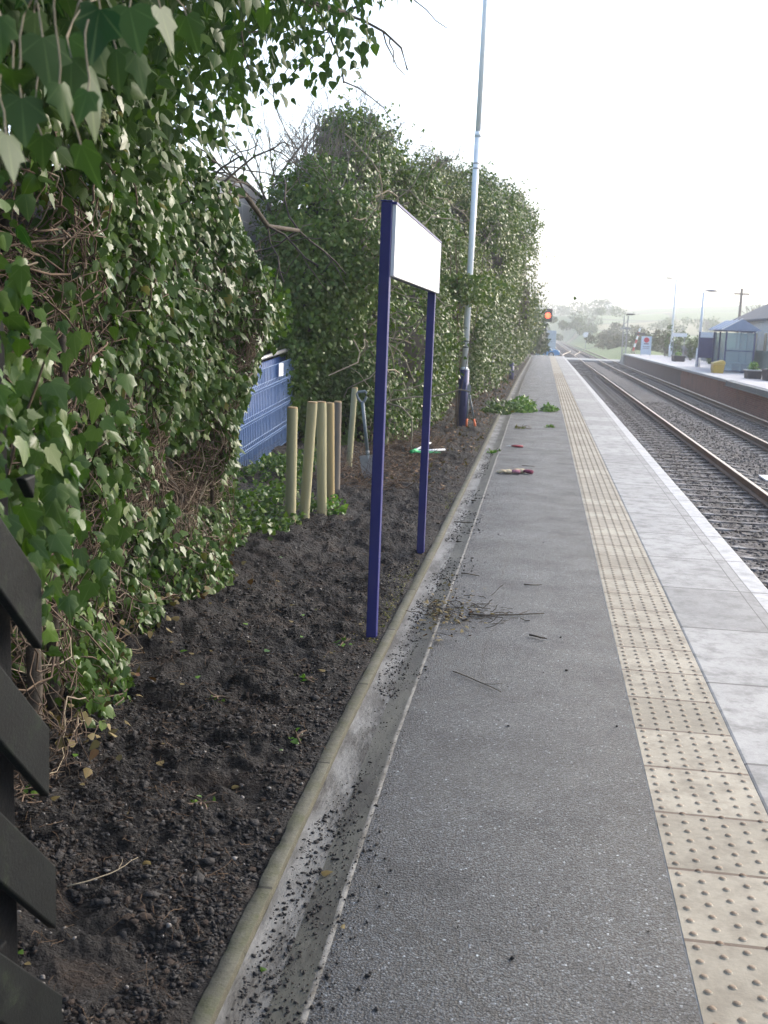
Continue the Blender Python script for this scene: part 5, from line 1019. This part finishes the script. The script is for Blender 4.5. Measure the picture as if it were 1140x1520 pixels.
# ---------------------------------------------------------------- land, hedges and trees beyond
def hill_h(x, y):
    r = np.clip((y - 150)/560, 0, 1); sh_ = r*r*(3 - 2*r)
    ridge = 15 + 4*np.clip(x/60, 0, 1) + .05*np.clip(x - 40, 0, 200) + 6*np.clip((-x - 60)/200, 0, 1)
    return -.95 + sh_*(ridge + 3*vn2(x*.012, y*.012, 2) - 1.5) + (vn2(x*.05, y*.05, 4) - .5)*.8*np.clip((y - 130)/100, 0, 1)
xx = np.concatenate([np.linspace(-500, -20, 40), np.linspace(-12, 13, 16), np.linspace(20, 420, 90)]); yy = np.concatenate([np.linspace(121, 300, 60), np.linspace(310, 900, 90)])
X, Y = np.meshgrid(xx, yy, indexing='ij'); Z = hill_h(X, Y); cut = np.clip((np.abs(X - 4.6) - 4)/5, 0, 1); Z = np.where(Y < 480, Z*cut - 1.12*(1 - cut), Z); Z = Z + 1.1*np.exp(-((X - 12)/3.5)**2)*np.clip((Y - 121)/10, 0, 1)*(Y < 480)
i = np.arange(len(xx)-1)[:, None]*len(yy); a = i + np.arange(len(yy)-1)[None]
def field_mat():
    m, nt, b = newmat('fields'); b.inputs['Roughness'].default_value = .95; co = objco(nt); mp = nt.nodes.new('ShaderNodeMapping'); mp.inputs['Scale'].default_value = (.016, .0085, 0); nt.links.new(co, mp.inputs[0])
    v = nt.nodes.new('ShaderNodeTexVoronoi'); v.feature = 'F1'; v.inputs['Scale'].default_value = 1; nt.links.new(mp.outputs[0], v.inputs['Vector'])
    e = nt.nodes.new('ShaderNodeTexVoronoi'); e.feature = 'DISTANCE_TO_EDGE'; e.inputs['Scale'].default_value = 1; nt.links.new(mp.outputs[0], e.inputs['Vector'])
    c = nt.nodes.new('ShaderNodeSeparateColor'); nt.links.new(v.outputs['Color'], c.inputs[0]); col = ramp(nt, c.outputs[0], [(0, (.10, .15, .045)), (.45, (.13, .19, .06)), (.7, (.20, .19, .09)), (1, (.22, .17, .10))]).outputs[0]
    col = mixc(nt, math_(nt, 'LESS_THAN', e.outputs[0], .02), col, (.03, .04, .02)); n = noise(nt, co, .15, 5); col = mixc(nt, math_(nt, 'MULTIPLY', n.outputs[0], .35), col, (.12, .12, .06)); nt.links.new(col, b.inputs['Base Color']); return m
struct(raw('hills', np.stack([X, Y, Z], -1).reshape(-1, 3), np.stack([a, a + len(yy), a + len(yy) + 1, a + 1], -1).reshape(-1, 4), field_mat(), smooth=True))
m_farl = leafmat('far_leaf', [(0, (.05, .055, .03)), (.5, (.075, .075, .04)), (1, (.11, .10, .055))], vein=False, rough=.8)
m_farg = leafmat('far_green', [(0, (.05, .075, .03)), (.5, (.07, .10, .035)), (1, (.11, .14, .05))], vein=False, rough=.8)
def bush(name, x, y, z, r, n, sz, m, label, cat, grp, trunk=True):
    t = thing(name, (x, y, z), label, cat, grp); P = []
    for c, q in [((0, 0, .55), 1.0)] + [(rng.normal(size=3)*np.array([.55, .55, .28]) + [0, 0, .6], rng.uniform(.35, .6)) for _ in range(6)]:
        k = int(n*(.3 if q == 1 else .117)); d = nrm(rn(k)); P.append((np.array(c) + d*q*.55*(rng.random((k, 1))**.3))*np.array(r) + np.array([x, y, z]))
    P = np.concatenate(P); P[:, 2] = np.maximum(P[:, 2], z + .02*r[2]); n = len(P)
    leafobj('crown', [leaves(P, rn(n) + [0, 0, -.2], rn(n, .6) + [.2, -.5, .5], sz*rng.uniform(.6, 1.3, n), SMALL)], m, t)
    if trunk:
        out = []; grow((x, y, z - .3), (0, 0, 1), r[2]*.5, r[2]*.028, 3, out, (3, 5), .5, .35, .75, 5, .15); raw('trunk', *grow_geo(out, 5, .012*r[2]/3), m_twig, t)
G1 = 'hazy trees and bushes along the line beyond the crossing'
def B_(x, y, w, h, m, label, n=1500, s=.3, nm='hedgerow_tree'):
    h *= .68; bush(nm, x, y, float(hill_h(np.array(x), np.array(y))) - .1, (w, w*1.1, h), n, s, m, label, 'tree', G1)
B_(12.0, 139, 2.4, 5.4, m_farl, 'brown bushy tree directly behind the lattice mast', 2600, .26)
B_(11.2, 168, 3.2, 3.8, m_farl, 'faded brown tree on the bank next beyond the one behind the mast', 2000, .3)
B_(11.5, 195, 3.6, 3.4, m_farl, 'pale brown bush on the bank just behind the round trackside sign', 1800, .32)
B_(14.5, 230, 6, 4.6, m_farl, 'wide hazy brown tree above the round sign', 2000, .42)
B_(10.5, 285, 5.5, 5.2, m_farg, 'hazy green tree to the right of the vanishing rails', 1800, .5)
B_(-1.2, 262, 5, 5.8, m_farg, 'hazy green tree standing left of the vanishing rails', 1800, .5)
B_(13.5, 350, 9, 7.5, m_farg, 'faint grey-green tree near the end of the rails', 1600, .6)
B_(3.5, 540, 14, 9, m_farg, 'far faint tree mass above the end of the rails', 1600, .9)
B_(22, 500, 14, 8.5, m_farg, 'far faint tree mass right of the end of the rails', 1600, .9)
B_(-6, 180, 4, 8, m_farg, 'tree behind the dark evergreen shrub and the cabinet', 1500, .4)
B_(17, 160, 2.6, 3.4, m_farl, 'low brown bush just right of the lattice mast', 1500, .28)
for k, (x, y, w, h) in enumerate(((36, 330, 7, 6), (48, 335, 7, 7), (60, 330, 8, 6.5), (73, 325, 8, 7.5), (87, 330, 8, 6), (100, 325, 9, 7))):
    B_(x, y, w, h, m_farg, 'hazy dark hedgerow tree in the belt across the field behind the far platform', 900, .6)
G2 = 'shrubs behind the far platform'
for x, y, w, h, m, lb in ((10.9, 101, .85, 2.1, m_farl, 'brown-green shrub right beside the red disc sign'), (11.1, 94, .9, 2.2, m_farg, 'bright green shrub by the foot of the tall far lamp post'), (11.3, 86, .7, 1.6, m_farg, 'low shrub behind the flower trough'), (11.3, 77, .8, 1.9, m_farg, 'dull green shrub between the white name sign and information board'), (11.0, 71.5, .5, 1.4, m_farg, 'narrow shrub close behind the information board')):
    bush('shrub', x, y, 0, (w, w*1.6, h), 1000, .15, m, lb, 'shrub', G2)
bush('bare_far_tree', 28.5, 155, -.9, (3.0, 3.0, 8.5), 160, .2, m_farl, 'thin bare tree next to the telegraph pole', 'tree', None)
t = thing('skyline_building', (38.3, 695, float(hill_h(np.array(38.), np.array(695.)))), 'small faint building on the hilltop above the rails', 'building')
z_ = float(hill_h(np.array(38.), np.array(695.))); g = G(); g.box((35.8, 693, z_ - 2), (40.8, 699, z_ + 4)); g.build('wall', m_cream, t); g = G(); g.prism([(35.4, z_ + 4.001), (41.2, z_ + 4.001), (39.6, z_ + 5.6), (37, z_ + 5.6)], 'y', 692.6, 699.4); g.build('roof', M('slate_far', (.14, .13, .13), None, 3, .8), t)

# ---------------------------------------------------------------- air
hz = bpy.data.materials.new('air'); hz.use_nodes = True; nt = hz.node_tree; nt.nodes.remove(nt.nodes['Principled BSDF'])
pv_ = nt.nodes.new('ShaderNodeVolumePrincipled'); pv_.inputs['Color'].default_value = (.97, .98, 1, 1); pv_.inputs['Density'].default_value = HAZE; pv_.inputs['Anisotropy'].default_value = .2
nt.links.new(pv_.outputs[0], nt.nodes['Material Output'].inputs['Volume'])
g = G(); g.box((-1510, -70, -2.6), (1510, 1610, 62)); stuff(g.build('haze', hz))
